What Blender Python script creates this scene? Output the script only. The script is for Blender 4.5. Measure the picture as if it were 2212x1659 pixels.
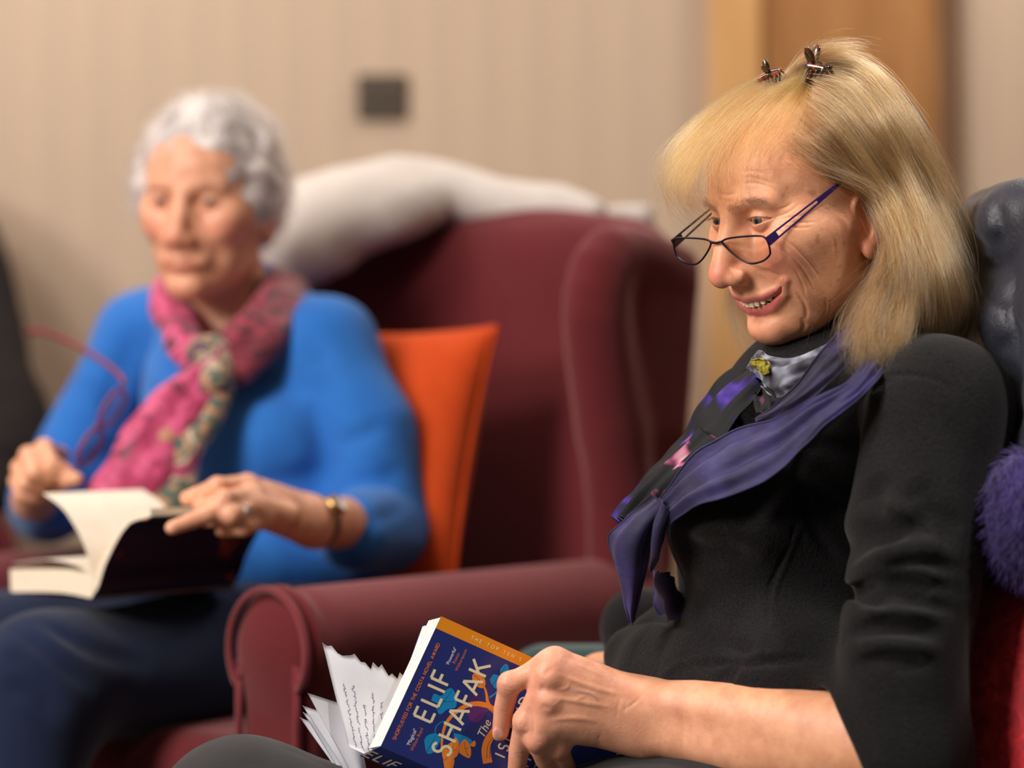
import bpy, bmesh, math, random
import numpy as np
from mathutils import Vector, Matrix

# ------------------------------------------------------------------ scene head
for _o in list(bpy.data.objects):
    bpy.data.objects.remove(_o)
SC = bpy.context.scene
COL = SC.collection
PI = math.pi
rng = np.random.default_rng(7)
random.seed(7)

FPX = 85.0 / 36.0 * 2212.0          # focal length in pixels of the 2212 px frame
CAMZ = 0.90
cam_d = bpy.data.cameras.new('camera')
cam_d.lens = 85.0
cam_d.sensor_width = 36.0
cam_d.clip_start = 0.05
cam_d.dof.use_dof = True
cam_d.dof.focus_distance = 2.19
cam_d.dof.aperture_fstop = 1.9
cam_o = bpy.data.objects.new('camera', cam_d)
cam_o.location = (0, 0, CAMZ)
cam_o.rotation_euler = (PI / 2, 0, 0)
COL.objects.link(cam_o)
SC.camera = cam_o

SC.view_settings.view_transform = 'Standard'
SC.view_settings.look = 'None'
SC.view_settings.gamma = 1.0
SC.view_settings.use_curve_mapping = False
SC.view_settings.exposure = 0.25

world = bpy.data.worlds.new('room_light')
SC.world = world
world.use_nodes = True
world.node_tree.nodes['Background'].inputs[0].default_value = (1.0, 0.93, 0.86, 1)
world.node_tree.nodes['Background'].inputs[1].default_value = 0.035


def area_light(name, loc, target, size, power, color, size_y=None):
    d = bpy.data.lights.new(name, 'AREA')
    d.energy = power
    d.color = color
    d.size = size
    if size_y:
        d.shape = 'RECTANGLE'
        d.size_y = size_y
    o = bpy.data.objects.new(name, d)
    o.location = loc
    o.rotation_euler = (Vector(target) - Vector(loc)).to_track_quat('-Z', 'Y').to_euler()
    COL.objects.link(o)
    return o


area_light('ceiling_lamp', (-1.35, 1.35, 2.45), (-0.45, 2.4, 0.9), 0.7, 36, (1.0, 0.945, 0.885))
area_light('ceiling_lamp', (0.95, 3.68, 2.52), (0.85, 3.55, 0.0), 0.5, 15, (1.0, 0.92, 0.83))
area_light('ceiling_lamp', (-0.9, 3.42, 2.52), (-0.9, 3.5, 0.0), 0.6, 12, (1.0, 0.935, 0.87))
area_light('wall_lamp', (-2.3, 0.42, 1.95), (0.0, 2.2, 0.8), 0.8, 58, (1.0, 0.945, 0.895))


_d = bpy.data.lights.new('cushion_fill_spot', 'SPOT')  # added spot, cone narrowed to brighten the red cushion and spare the chair
_d.energy = 90
_d.color = (1.0, 0.945, 0.885)
_d.spot_size = math.radians(36)
_d.spot_blend = 0.6
_d.shadow_soft_size = 0.06
_o = bpy.data.objects.new('cushion_fill_spot', _d)
_o.location = (1.15, 1.5, 2.52)
_o.rotation_euler = (Vector((0.46, 2.16, 0.72)) - Vector((1.15, 1.5, 2.52))).to_track_quat('-Z', 'Y').to_euler()
COL.objects.link(_o)


def at(px, py, D):
    """point at depth D (metres along +Y from the camera) behind photo pixel (px, py)"""
    return np.array([(px - 1106.0) / FPX * D, D, CAMZ - (py - 829.5) / FPX * D])


# ------------------------------------------------------------------ helpers: objects
def tag(o, label=None, cat=None, group=None, kind=None):
    if label: o['label'] = label
    if cat: o['category'] = cat
    if group: o['group'] = group
    if kind: o['kind'] = kind
    return o


def empty(name, loc=(0, 0, 0), rz=0.0, **kw):
    o = bpy.data.objects.new(name, None)
    o.empty_display_size = 0.05
    o.location = loc
    o.rotation_euler = (0, 0, rz)
    COL.objects.link(o)
    return tag(o, **kw)


def link(name, me, mat=None, parent=None, smooth=True, **kw):
    """mesh given in world coordinates; kept there under its parent"""
    o = bpy.data.objects.new(name, me)
    if mat is not None:
        for m in (mat if isinstance(mat, (list, tuple)) else [mat]):
            me.materials.append(m)
    COL.objects.link(o)
    if parent is not None:
        o.parent = parent
        M = Matrix.LocRotScale(parent.location, parent.rotation_euler, None)
        if parent.parent is not None:
            q = parent.parent
            M = Matrix.LocRotScale(q.location, q.rotation_euler, None) @ M
        if kw.pop('world', True):
            me.transform(M.inverted())
    kw.pop('world', None)
    me.polygons.foreach_set('use_smooth', np.full(len(me.polygons), bool(smooth)))
    return tag(o, **kw)


def mesh_np(V, F, name='mesh'):
    """V (n,3), F (m,4) or (m,3) int arrays or list of faces"""
    me = bpy.data.meshes.new(name)
    V = np.asarray(V, dtype=np.float32)
    if isinstance(F, np.ndarray):
        n, k = F.shape
        me.vertices.add(len(V)); me.vertices.foreach_set('co', V.ravel())
        me.loops.add(n * k); me.loops.foreach_set('vertex_index', F.astype(np.int32).ravel())
        me.polygons.add(n)
        me.polygons.foreach_set('loop_start', np.arange(0, n * k, k, dtype=np.int32))
        me.update(calc_edges=True)
    else:
        me.from_pydata(V.tolist(), [], F)
        me.update()
    return me


def set_col(me, C, name='col'):
    a = me.color_attributes.new(name, 'FLOAT_COLOR', 'POINT')
    C = np.asarray(C, dtype=np.float32)
    if C.shape[1] == 3:
        C = np.c_[C, np.ones(len(C), dtype=np.float32)]
    a.data.foreach_set('color', C.ravel())


def merge(parts):
    """list of (V,F) with equal face arity -> one (V,F)"""
    Vs, Fs, n = [], [], 0
    for V, F in parts:
        Vs.append(np.asarray(V)); Fs.append(np.asarray(F) + n); n += len(V)
    return np.concatenate(Vs), np.concatenate(Fs)


def grid_faces(nu, nv, closed_u=False, closed_v=False):
    iu = np.arange(nu if closed_u else nu - 1)
    iv = np.arange(nv if closed_v else nv - 1)
    a, b = np.meshgrid(iu, iv, indexing='ij')
    a2, b2 = (a + 1) % nu, (b + 1) % nv
    return np.stack([a * nv + b, a2 * nv + b, a2 * nv + b2, a * nv + b2], -1).reshape(-1, 4)


def catmull(P, n):
    P = np.asarray(P, float)
    m = len(P)
    t = np.linspace(0, m - 1, n)
    i = np.clip(t.astype(int), 0, m - 2)
    u = (t - i)[:, None]
    Q = np.vstack([2 * P[0] - P[1], P, 2 * P[-1] - P[-2]])
    p0, p1, p2, p3 = Q[i], Q[i + 1], Q[i + 2], Q[i + 3]
    return 0.5 * ((2 * p1) + (-p0 + p2) * u + (2 * p0 - 5 * p1 + 4 * p2 - p3) * u ** 2 + (-p0 + 3 * p1 - 3 * p2 + p3) * u ** 3)


def tube(P, R, n=10, closed=False, flat=1.0, up=None):
    """swept tube, quads; P (m,3), R scalar or (m,)"""
    P = np.asarray(P, float); m = len(P)
    R = np.broadcast_to(np.asarray(R, float), (m,))
    T = (np.roll(P, -1, 0) - np.roll(P, 1, 0)) if closed else np.gradient(P, axis=0)
    T /= np.linalg.norm(T, axis=1)[:, None] + 1e-12
    u0 = np.array(up if up is not None else (0.123, 0.345, 0.9), float)
    V = np.zeros((m, n, 3))
    N = u0 - T[0] * (u0 @ T[0]); N /= np.linalg.norm(N)
    for i in range(m):
        if up is not None:
            N = u0 - T[i] * (u0 @ T[i])
        else:
            N = N - T[i] * (N @ T[i])
        N /= np.linalg.norm(N) + 1e-12
        Bv = np.cross(T[i], N)
        for j in range(n):
            a = 2 * PI * j / n
            V[i, j] = P[i] + R[i] * (math.cos(a) * N + flat * math.sin(a) * Bv)
    F = grid_faces(m, n, closed, True)
    V = V.reshape(-1, 3)
    if not closed:
        c0, c1 = len(V), len(V) + 1
        V = np.vstack([V, P[0], P[-1]])
        j = np.arange(n); j2 = (j + 1) % n
        F = np.vstack([F, np.stack([np.full(n, c0), j2, j, j], -1)[:, [0, 1, 2, 2]],
                       np.stack([np.full(n, c1), (m - 1) * n + j, (m - 1) * n + j2, (m - 1) * n + j2], -1)])
    return V, F


def mesh_vf(V, F, name='mesh'):
    """quads that may be degenerate triangles"""
    F = np.asarray(F)
    tri = F[:, 2] == F[:, 3]
    if tri.any():
        fs = [tuple(f[:3]) if t else tuple(f) for f, t in zip(F.tolist(), tri)]
        return mesh_np(V, fs, name)
    return mesh_np(V, F, name)


def bm_box(lo, hi, bevel=0.0, seg=2):
    bm = bmesh.new()
    bmesh.ops.create_cube(bm, size=1.0)
    lo, hi = Vector(lo), Vector(hi)
    for v in bm.verts:
        v.co = Vector([(lo[i] + hi[i]) / 2 + v.co[i] * (hi[i] - lo[i]) for i in range(3)])
    if bevel:
        bmesh.ops.bevel(bm, geom=list(bm.edges), offset=bevel, segments=seg, affect='EDGES', profile=0.5)
    me = bpy.data.meshes.new('box')
    bm.to_mesh(me); bm.free()
    return me


# ------------------------------------------------------------------ helpers: implicit sculpting
def smin(a, b, k):
    h = np.maximum(k - np.abs(a - b), 0.0) / k
    return np.minimum(a, b) - h * h * k * 0.25


def seg_t(P, a, b):
    ab = b - a
    t = np.clip(((P - a) @ ab) / (ab @ ab + 1e-12), 0, 1)
    return t, np.linalg.norm(P - a - t[:, None] * ab, axis=1)


def poly_dist(P, pts, vals=None):
    best = np.full(len(P), 1e3); val = np.zeros(len(P))
    for i in range(len(pts) - 1):
        t, d = seg_t(P, pts[i], pts[i + 1])
        m = d < best
        best[m] = d[m]
        if vals is not None:
            v = vals[i] + (vals[i + 1] - vals[i]) * t
            val[m] = v[m]
    return (best, val) if vals is not None else best


class Sculpt:
    """ordered list of sculpting operations evaluated as a signed distance field"""
    def __init__(self):
        self.ops = []

    def _add(self, lo, hi, k, fn):
        self.ops.append((np.asarray(lo, float), np.asarray(hi, float), k, fn))

    def ell(self, c, r, k=0.01, rot=None, cut=False):
        c = np.asarray(c, float); r = np.broadcast_to(np.asarray(r, float), (3,)).copy()
        R = None if rot is None else np.asarray(rot, float)
        ext = r if R is None else np.sqrt(((R * r) ** 2).sum(1))

        def f(P, d):
            q = P - c
            if R is not None: q = q @ R
            k0 = np.linalg.norm(q / r, axis=1); k1 = np.linalg.norm(q / (r * r), axis=1)
            e = k0 * (k0 - 1.0) / (k1 + 1e-9)
            return -smin(-d, e, k) if cut else smin(d, e, k)
        self._add(c - ext, c + ext, k, f)

    def chain(self, pts, rad, k=0.01, cut=False):
        pts = np.asarray(pts, float); rad = np.broadcast_to(np.asarray(rad, float), (len(pts),)).copy()

        def f(P, d):
            e = np.full(len(P), 1e3)
            for i in range(len(pts) - 1):
                t, q = seg_t(P, pts[i], pts[i + 1])
                e = np.minimum(e, q - (rad[i] + (rad[i + 1] - rad[i]) * t))
            return -smin(-d, e, k) if cut else smin(d, e, k)
        rm = rad.max()
        self._add(pts.min(0) - rm, pts.max(0) + rm, k, f)

    def box(self, c, half, r=0.02, k=0.01, rot=None, cut=False):
        c = np.asarray(c, float); hf = np.asarray(half, float) - r
        R = np.eye(3) if rot is None else np.asarray(rot, float)
        ext = (np.abs(R) @ np.asarray(half, float))

        def f(P, d):
            q = np.abs((P - c) @ R) - hf
            e = np.linalg.norm(np.maximum(q, 0), axis=1) + np.minimum(q.max(1), 0) - r
            return -smin(-d, e, k) if cut else smin(d, e, k)
        self._add(c - ext, c + ext, k, f)

    def push(self, c, r, amp):
        """raise (amp>0) or press in (amp<0) the surface by a smooth bump of radius r"""
        c = np.asarray(c, float); r = np.broadcast_to(np.asarray(r, float), (3,)).copy()

        def f(P, d):
            return d - amp * np.exp(-(((P - c) / r) ** 2).sum(1))
        self._add(c - 2.6 * r, c + 2.6 * r, 0.0, f)

    def crease(self, pts, w, depth, ends=True):
        """press a line in (depth>0) or raise it (depth<0)"""
        pts = np.asarray(pts, float)
        m = len(pts)
        vals = np.ones(m)
        if ends and m > 2:
            i = np.arange(m)
            vals = np.clip(np.minimum(i, m - 1 - i) / (0.30 * m), 0.05, 1.0)
            vals = vals * vals * (3 - 2 * vals)

        def f(P, d):
            q, v = poly_dist(P, pts, vals)
            return d + depth * v * np.exp(-(q / w) ** 2)
        self._add(pts.min(0) - 2.6 * w, pts.max(0) + 2.6 * w, 0.0, f)

    def plane_cut(self, c, n, k=0.004):
        """remove what lies on the side the normal points to"""
        c = np.asarray(c, float); n = np.asarray(n, float); n = n / np.linalg.norm(n)

        def f(P, d):
            e = -((P - c) @ n)
            return -smin(-d, e, k)
        self._add(np.full(3, -50.), np.full(3, 50.), k, f)

    def sub(self, other, frame, lo, hi, k=0.01):
        """union with another sculpt given in a local frame; lo/hi local bounds"""
        c = np.array([[a, b, d] for a in (lo[0], hi[0]) for b in (lo[1], hi[1]) for d in (lo[2], hi[2])])
        w = frame.w(c)

        def f(P, d):
            return smin(d, other.eval(frame.l(P), 0.02), k)
        self._add(w.min(0), w.max(0), k, f)

    def func(self, lo, hi, fn):
        self._add(lo, hi, 0.0, fn)

    def eval(self, P, margin=0.004):
        d = np.full(len(P), 0.06)
        km = max(o[2] for o in self.ops)
        for lo, hi, k, fn in self.ops:
            e = (km if k else 0.0) + margin
            m = np.all((P > lo - e) & (P < hi + e), axis=1)
            if m.any():
                d[m] = fn(P[m], d[m])
        return d

    def mesh(self, lo, hi, h, coarse=4, project=True):
        lo = np.asarray(lo, float); hi = np.asarray(hi, float)
        H = h * coarse
        nc = np.ceil((hi - lo) / H).astype(int) + 1
        ax = [lo[i] + H * (np.arange(nc[i])) for i in range(3)]
        G = np.stack(np.meshgrid(*ax, indexing='ij'), -1).reshape(-1, 3)
        mg = 0.003 + 2.0 * H
        dc = self.eval(G, mg).reshape(nc)
        near = np.abs(dc) < 1.9 * H
        # any coarse cell next to a sign change or near surface
        nf = (nc - 1) * coarse + 1
        idx = [np.minimum((np.arange(nf[i]) + coarse // 2) // coarse, nc[i] - 1) for i in range(3)]
        D = dc[np.ix_(*idx)].astype(np.float32)
        N = near[np.ix_(*idx)]
        ii = np.argwhere(N)
        Pf = lo + ii * h
        out = np.empty(len(Pf), dtype=np.float32)
        for s in range(0, len(Pf), 400000):
            out[s:s + 400000] = self.eval(Pf[s:s + 400000], mg)
        D[N] = out
        V, F = surface_nets(D)
        V = lo + V * h
        if project:
            for _ in range(2):
                d, g = self.grad(V)
                V = V - np.clip(d, -h, h)[:, None] * g
        return V, F

    def grad(self, V, e=4e-4):
        d = self.eval(V)
        g = np.stack([self.eval(V + np.eye(3)[i] * e) - d for i in range(3)], -1)
        n = np.linalg.norm(g, axis=1)
        gn = g / (n[:, None] + 1e-9)
        return d * e / np.maximum(n, e * 0.3), gn


def surface_nets(D):
    S = D < 0
    nx, ny, nz = D.shape
    c = [(i, j, k) for i in (0, 1) for j in (0, 1) for k in (0, 1)]
    cnt = np.zeros((nx - 1, ny - 1, nz - 1), dtype=np.int8)
    for i, j, k in c:
        cnt += S[i:nx - 1 + i, j:ny - 1 + j, k:nz - 1 + k]
    act = (cnt > 0) & (cnt < 8)
    ii = np.argwhere(act)
    vid = np.full(act.shape, -1, dtype=np.int32)
    vid[act] = np.arange(len(ii))
    vals = np.stack([D[ii[:, 0] + i, ii[:, 1] + j, ii[:, 2] + k] for i, j, k in c], 1)
    acc = np.zeros((len(ii), 3)); n = np.zeros(len(ii))
    cc = np.array(c, float)
    for a in range(8):
        for b in range(a + 1, 8):
            if np.abs(cc[a] - cc[b]).sum() != 1: continue
            va, vb = vals[:, a], vals[:, b]
            m = (va < 0) != (vb < 0)
            t = np.where(m, va / np.where(m, va - vb, 1), 0)
            acc += np.where(m[:, None], cc[a] + t[:, None] * (cc[b] - cc[a]), 0); n += m
    V = ii + acc / n[:, None]
    F = []
    for ax in range(3):
        o = [x for x in range(3) if x != ax]
        sl0 = [slice(None)] * 3; sl1 = [slice(None)] * 3
        sl0[ax] = slice(0, -1); sl1[ax] = slice(1, None)
        ch = S[tuple(sl0)] != S[tuple(sl1)]
        e = np.argwhere(ch)
        ok = (e[:, o[0]] > 0) & (e[:, o[1]] > 0) & (e[:, o[0]] < D.shape[o[0]] - 1) & (e[:, o[1]] < D.shape[o[1]] - 1)
        e = e[ok]
        s = S[e[:, 0], e[:, 1], e[:, 2]]

        def g(du, dv):
            q = e.copy(); q[:, o[0]] += du; q[:, o[1]] += dv
            return vid[q[:, 0], q[:, 1], q[:, 2]]
        q = np.stack([g(-1, -1), g(0, -1), g(0, 0), g(-1, 0)], 1)
        flip = s if ax != 1 else ~s
        q[~flip] = q[~flip][:, ::-1]
        F.append(q)
    return V, np.concatenate(F)


def rotm(*seq):
    M = np.eye(3)
    for ax, a in seq:
        c, s = math.cos(a), math.sin(a)
        M = M @ np.array({'x': [[1, 0, 0], [0, c, -s], [0, s, c]], 'y': [[c, 0, s], [0, 1, 0], [-s, 0, c]], 'z': [[c, -s, 0], [s, c, 0], [0, 0, 1]]}[ax])
    return M


class Frame:
    """a local frame: world = o + R local"""
    def __init__(self, o, R):
        self.o = np.asarray(o, float); self.R = R

    def w(self, P): return np.asarray(P, float) @ self.R.T + self.o
    def l(self, P): return (np.asarray(P, float) - self.o) @ self.R


def cast(sc, pix, frame=None, near=1.6, far=3.4):
    """first point of a sculpted surface seen behind photo pixels (used to lay seams, folds and creases on it)"""
    pix = np.atleast_2d(np.asarray(pix, float))
    rd = np.stack([(pix[:, 0] - 1106) / FPX, np.ones(len(pix)), -(pix[:, 1] - 829.5) / FPX], -1)
    o = np.array([0, 0, CAMZ])
    D = np.arange(near, far, 0.004)
    out = np.zeros((len(pix), 3))
    for i in range(len(pix)):
        P = o + D[:, None] * rd[i]
        q = frame.l(P) if frame else P
        d = sc.eval(q)
        m = np.where(d < 0)[0]
        if len(m) == 0:
            j = int(np.argmin(d)); t = D[j]
        else:
            j = m[0]
            t = D[j - 1] + 0.004 * d[j - 1] / (d[j - 1] - d[j] + 1e-9) if j > 0 else D[0]
        p = o + t * rd[i]
        out[i] = frame.l(p) if frame else p
    return out


# ------------------------------------------------------------------ materials
def new_mat(name):
    m = bpy.data.materials.new(name)
    m.use_nodes = True
    nt = m.node_tree
    b = nt.nodes['Principled BSDF']
    return m, nt, b


def nd(nt, t, **kw):
    n = nt.nodes.new(t)
    for k, v in kw.items():
        if k in n.inputs: n.inputs[k].default_value = v
        else: setattr(n, k, v)
    return n


def lin(r, g, b):
    """0-255 display colour to linear"""
    def f(c):
        c /= 255.0
        return c / 12.92 if c <= 0.04045 else ((c + 0.055) / 1.055) ** 2.4
    return (f(r), f(g), f(b), 1.0)


def coords(nt, scale=1.0, kind='Object'):
    tc = nd(nt, 'ShaderNodeTexCoord')
    mp = nd(nt, 'ShaderNodeMapping')
    s = scale if isinstance(scale, (tuple, list)) else (scale,) * 3
    mp.inputs['Scale'].default_value = s
    nt.links.new(tc.outputs[kind], mp.inputs['Vector'])
    return mp.outputs['Vector']


def ramp(nt, fac, stops):
    r = nd(nt, 'ShaderNodeValToRGB')
    e = r.color_ramp.elements
    while len(e) < len(stops): e.new(0.5)
    for q, (p, c) in zip(e, stops):
        q.position = p; q.color = c
    nt.links.new(fac, r.inputs['Fac'])
    return r.outputs['Color']


def bump(nt, b, height, strength=0.3, dist=0.001, prev=None):
    n = nd(nt, 'ShaderNodeBump')
    n.inputs['Strength'].default_value = strength
    n.inputs['Distance'].default_value = dist
    nt.links.new(height, n.inputs['Height'])
    if prev is not None: nt.links.new(prev, n.inputs['Normal'])
    nt.links.new(n.outputs['Normal'], b.inputs['Normal'])
    return n.outputs['Normal']


def mixcol(nt, fac, a, b, mode='MIX'):
    n = nd(nt, 'ShaderNodeMix', data_type='RGBA', blend_type=mode)
    for i, v in ((0, fac), (6, a), (7, b)):
        if hasattr(v, 'type') and not isinstance(v, (tuple, list)): nt.links.new(v, n.inputs[i])
        else: n.inputs[i].default_value = v
    return n.outputs[2]


def cloth(name, col, col2=None, weave=900, bumpy=0.35, rough=0.9, sheen=0.3, patch=25, dist=0.0006, sheen_tint=None):
    m, nt, b = new_mat(name)
    v = coords(nt)
    n1 = nd(nt, 'ShaderNodeTexNoise', Scale=float(patch), Detail=4.0)
    nt.links.new(v, n1.inputs['Vector'])
    c2 = col2 or tuple(min(1, x * 1.25) for x in col[:3]) + (1,)
    c = ramp(nt, n1.outputs['Fac'], [(0.3, col), (0.7, c2)])
    n2 = nd(nt, 'ShaderNodeTexNoise', Scale=float(weave), Detail=2.0)
    nt.links.new(v, n2.inputs['Vector'])
    g = ramp(nt, n2.outputs['Fac'], [(0.25, (0.72, 0.72, 0.72, 1)), (0.75, (1.2, 1.2, 1.2, 1))])
    nt.links.new(mixcol(nt, 0.7, c, g, 'MULTIPLY'), b.inputs['Base Color'])
    b.inputs['Roughness'].default_value = rough
    b.inputs['Specular IOR Level'].default_value = 0.2
    b.inputs['Sheen Weight'].default_value = sheen
    b.inputs['Sheen Roughness'].default_value = 0.5
    if sheen_tint: b.inputs['Sheen Tint'].default_value = sheen_tint
    bump(nt, b, n2.outputs['Fac'], bumpy, dist)
    return m


def skin_mat(name, sss=0.22, pores=1700.0, bmp=0.35):
    m, nt, b = new_mat(name)
    a = nd(nt, 'ShaderNodeVertexColor', layer_name='col')
    v = coords(nt)
    n = nd(nt, 'ShaderNodeTexNoise', Scale=70.0, Detail=5.0)
    nt.links.new(v, n.inputs['Vector'])
    t = ramp(nt, n.outputs['Fac'], [(0.3, (0.86, 0.76, 0.74, 1)), (0.7, (1.08, 1.12, 1.12, 1))])
    c = mixcol(nt, 0.85, a.outputs['Color'], t, 'MULTIPLY')
    n2 = nd(nt, 'ShaderNodeTexNoise', Scale=330.0, Detail=2.0)
    nt.links.new(v, n2.inputs['Vector'])
    t2 = ramp(nt, n2.outputs['Fac'], [(0.64, (1, 1, 1, 1)), (0.74, (0.80, 0.68, 0.60, 1))])
    c = mixcol(nt, 0.5, c, t2, 'MULTIPLY')
    nt.links.new(c, b.inputs['Base Color'])
    b.inputs['Roughness'].default_value = 0.46
    b.inputs['Specular IOR Level'].default_value = 0.42
    b.inputs['Subsurface Weight'].default_value = sss
    b.inputs['Subsurface Radius'].default_value = (1.0, 0.4, 0.22)
    b.inputs['Subsurface Scale'].default_value = 0.006
    n3 = nd(nt, 'ShaderNodeTexVoronoi', Scale=pores, feature='F1')
    nt.links.new(v, n3.inputs['Vector'])
    n4 = nd(nt, 'ShaderNodeTexNoise', Scale=420.0, Detail=3.0)
    nt.links.new(v, n4.inputs['Vector'])
    p = bump(nt, b, n3.outputs['Distance'], bmp * 0.4, 0.0004)
    bump(nt, b, n4.outputs['Fac'], bmp, 0.0006, p)
    return m


def plain(name, col, rough=0.5, metal=0.0, spec=0.5, coat=0.0):
    m, nt, b = new_mat(name)
    b.inputs['Base Color'].default_value = col
    b.inputs['Roughness'].default_value = rough
    b.inputs['Metallic'].default_value = metal
    b.inputs['Specular IOR Level'].default_value = spec
    b.inputs['Coat Weight'].default_value = coat
    return m


def grainy(name, col, col2, scale, rough=0.6, bmp=0.1):
    m, nt, b = new_mat(name)
    v = coords(nt, scale)
    n = nd(nt, 'ShaderNodeTexNoise', Scale=1.0, Detail=5.0)
    nt.links.new(v, n.inputs['Vector'])
    nt.links.new(ramp(nt, n.outputs['Fac'], [(0.3, col), (0.7, col2)]), b.inputs['Base Color'])
    b.inputs['Roughness'].default_value = rough
    bump(nt, b, n.outputs['Fac'], bmp, 0.001)
    return m


def vcol_mat(name, rough=0.5, spec=0.5, layer='col', sheen=0.0, bmp=0.0, bscale=600.0):
    m, nt, b = new_mat(name)
    a = nd(nt, 'ShaderNodeAttribute', attribute_name=layer)
    nt.links.new(a.outputs['Color'], b.inputs['Base Color'])
    b.inputs['Roughness'].default_value = rough
    b.inputs['Specular IOR Level'].default_value = spec
    b.inputs['Sheen Weight'].default_value = sheen
    if bmp:
        n = nd(nt, 'ShaderNodeTexNoise', Scale=bscale, Detail=2.0)
        nt.links.new(coords(nt), n.inputs['Vector'])
        bump(nt, b, n.outputs['Fac'], bmp, 0.0006)
    return m


# ------------------------------------------------------------------ heads (local frame: x her right, y forward, z up; origin between the ears)
def lip_lines(q):
    """corner / upper / lower lip guide points (mm, right side) for a head description q"""
    cx, cy, cz = q['corner']; uy, ly, z0 = q['up_y'], q['lo_y'], q['mz']
    zc = cz - z0
    up = [(cx, cy, cz), (cx * .80, cy + (uy - cy) * .42, z0 + zc * .52), (cx * .52, cy + (uy - cy) * .76, z0 + zc * .22 + .6), (cx * .25, uy - .6, z0 + 1.6), (0, uy, z0 + 1)]
    dn = [(cx, cy, cz - .6), (cx * .80, cy + (ly - cy) * .42, z0 - 3 + zc * .50), (cx * .52, cy + (ly - cy) * .78, z0 - q.get('lip_h', 9) * .75 + zc * .20), (cx * .25, ly - .5, z0 - q.get('lip_h', 9) + .4), (0, ly, z0 - q.get('lip_h', 9))]
    mid = [(cx - .5, cy - .5, cz - .2)] + [tuple((np.array(u) * .5 + np.array(d) * .5)) for u, d in zip(up[1:], dn[1:])]
    return up, dn, mid


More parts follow.
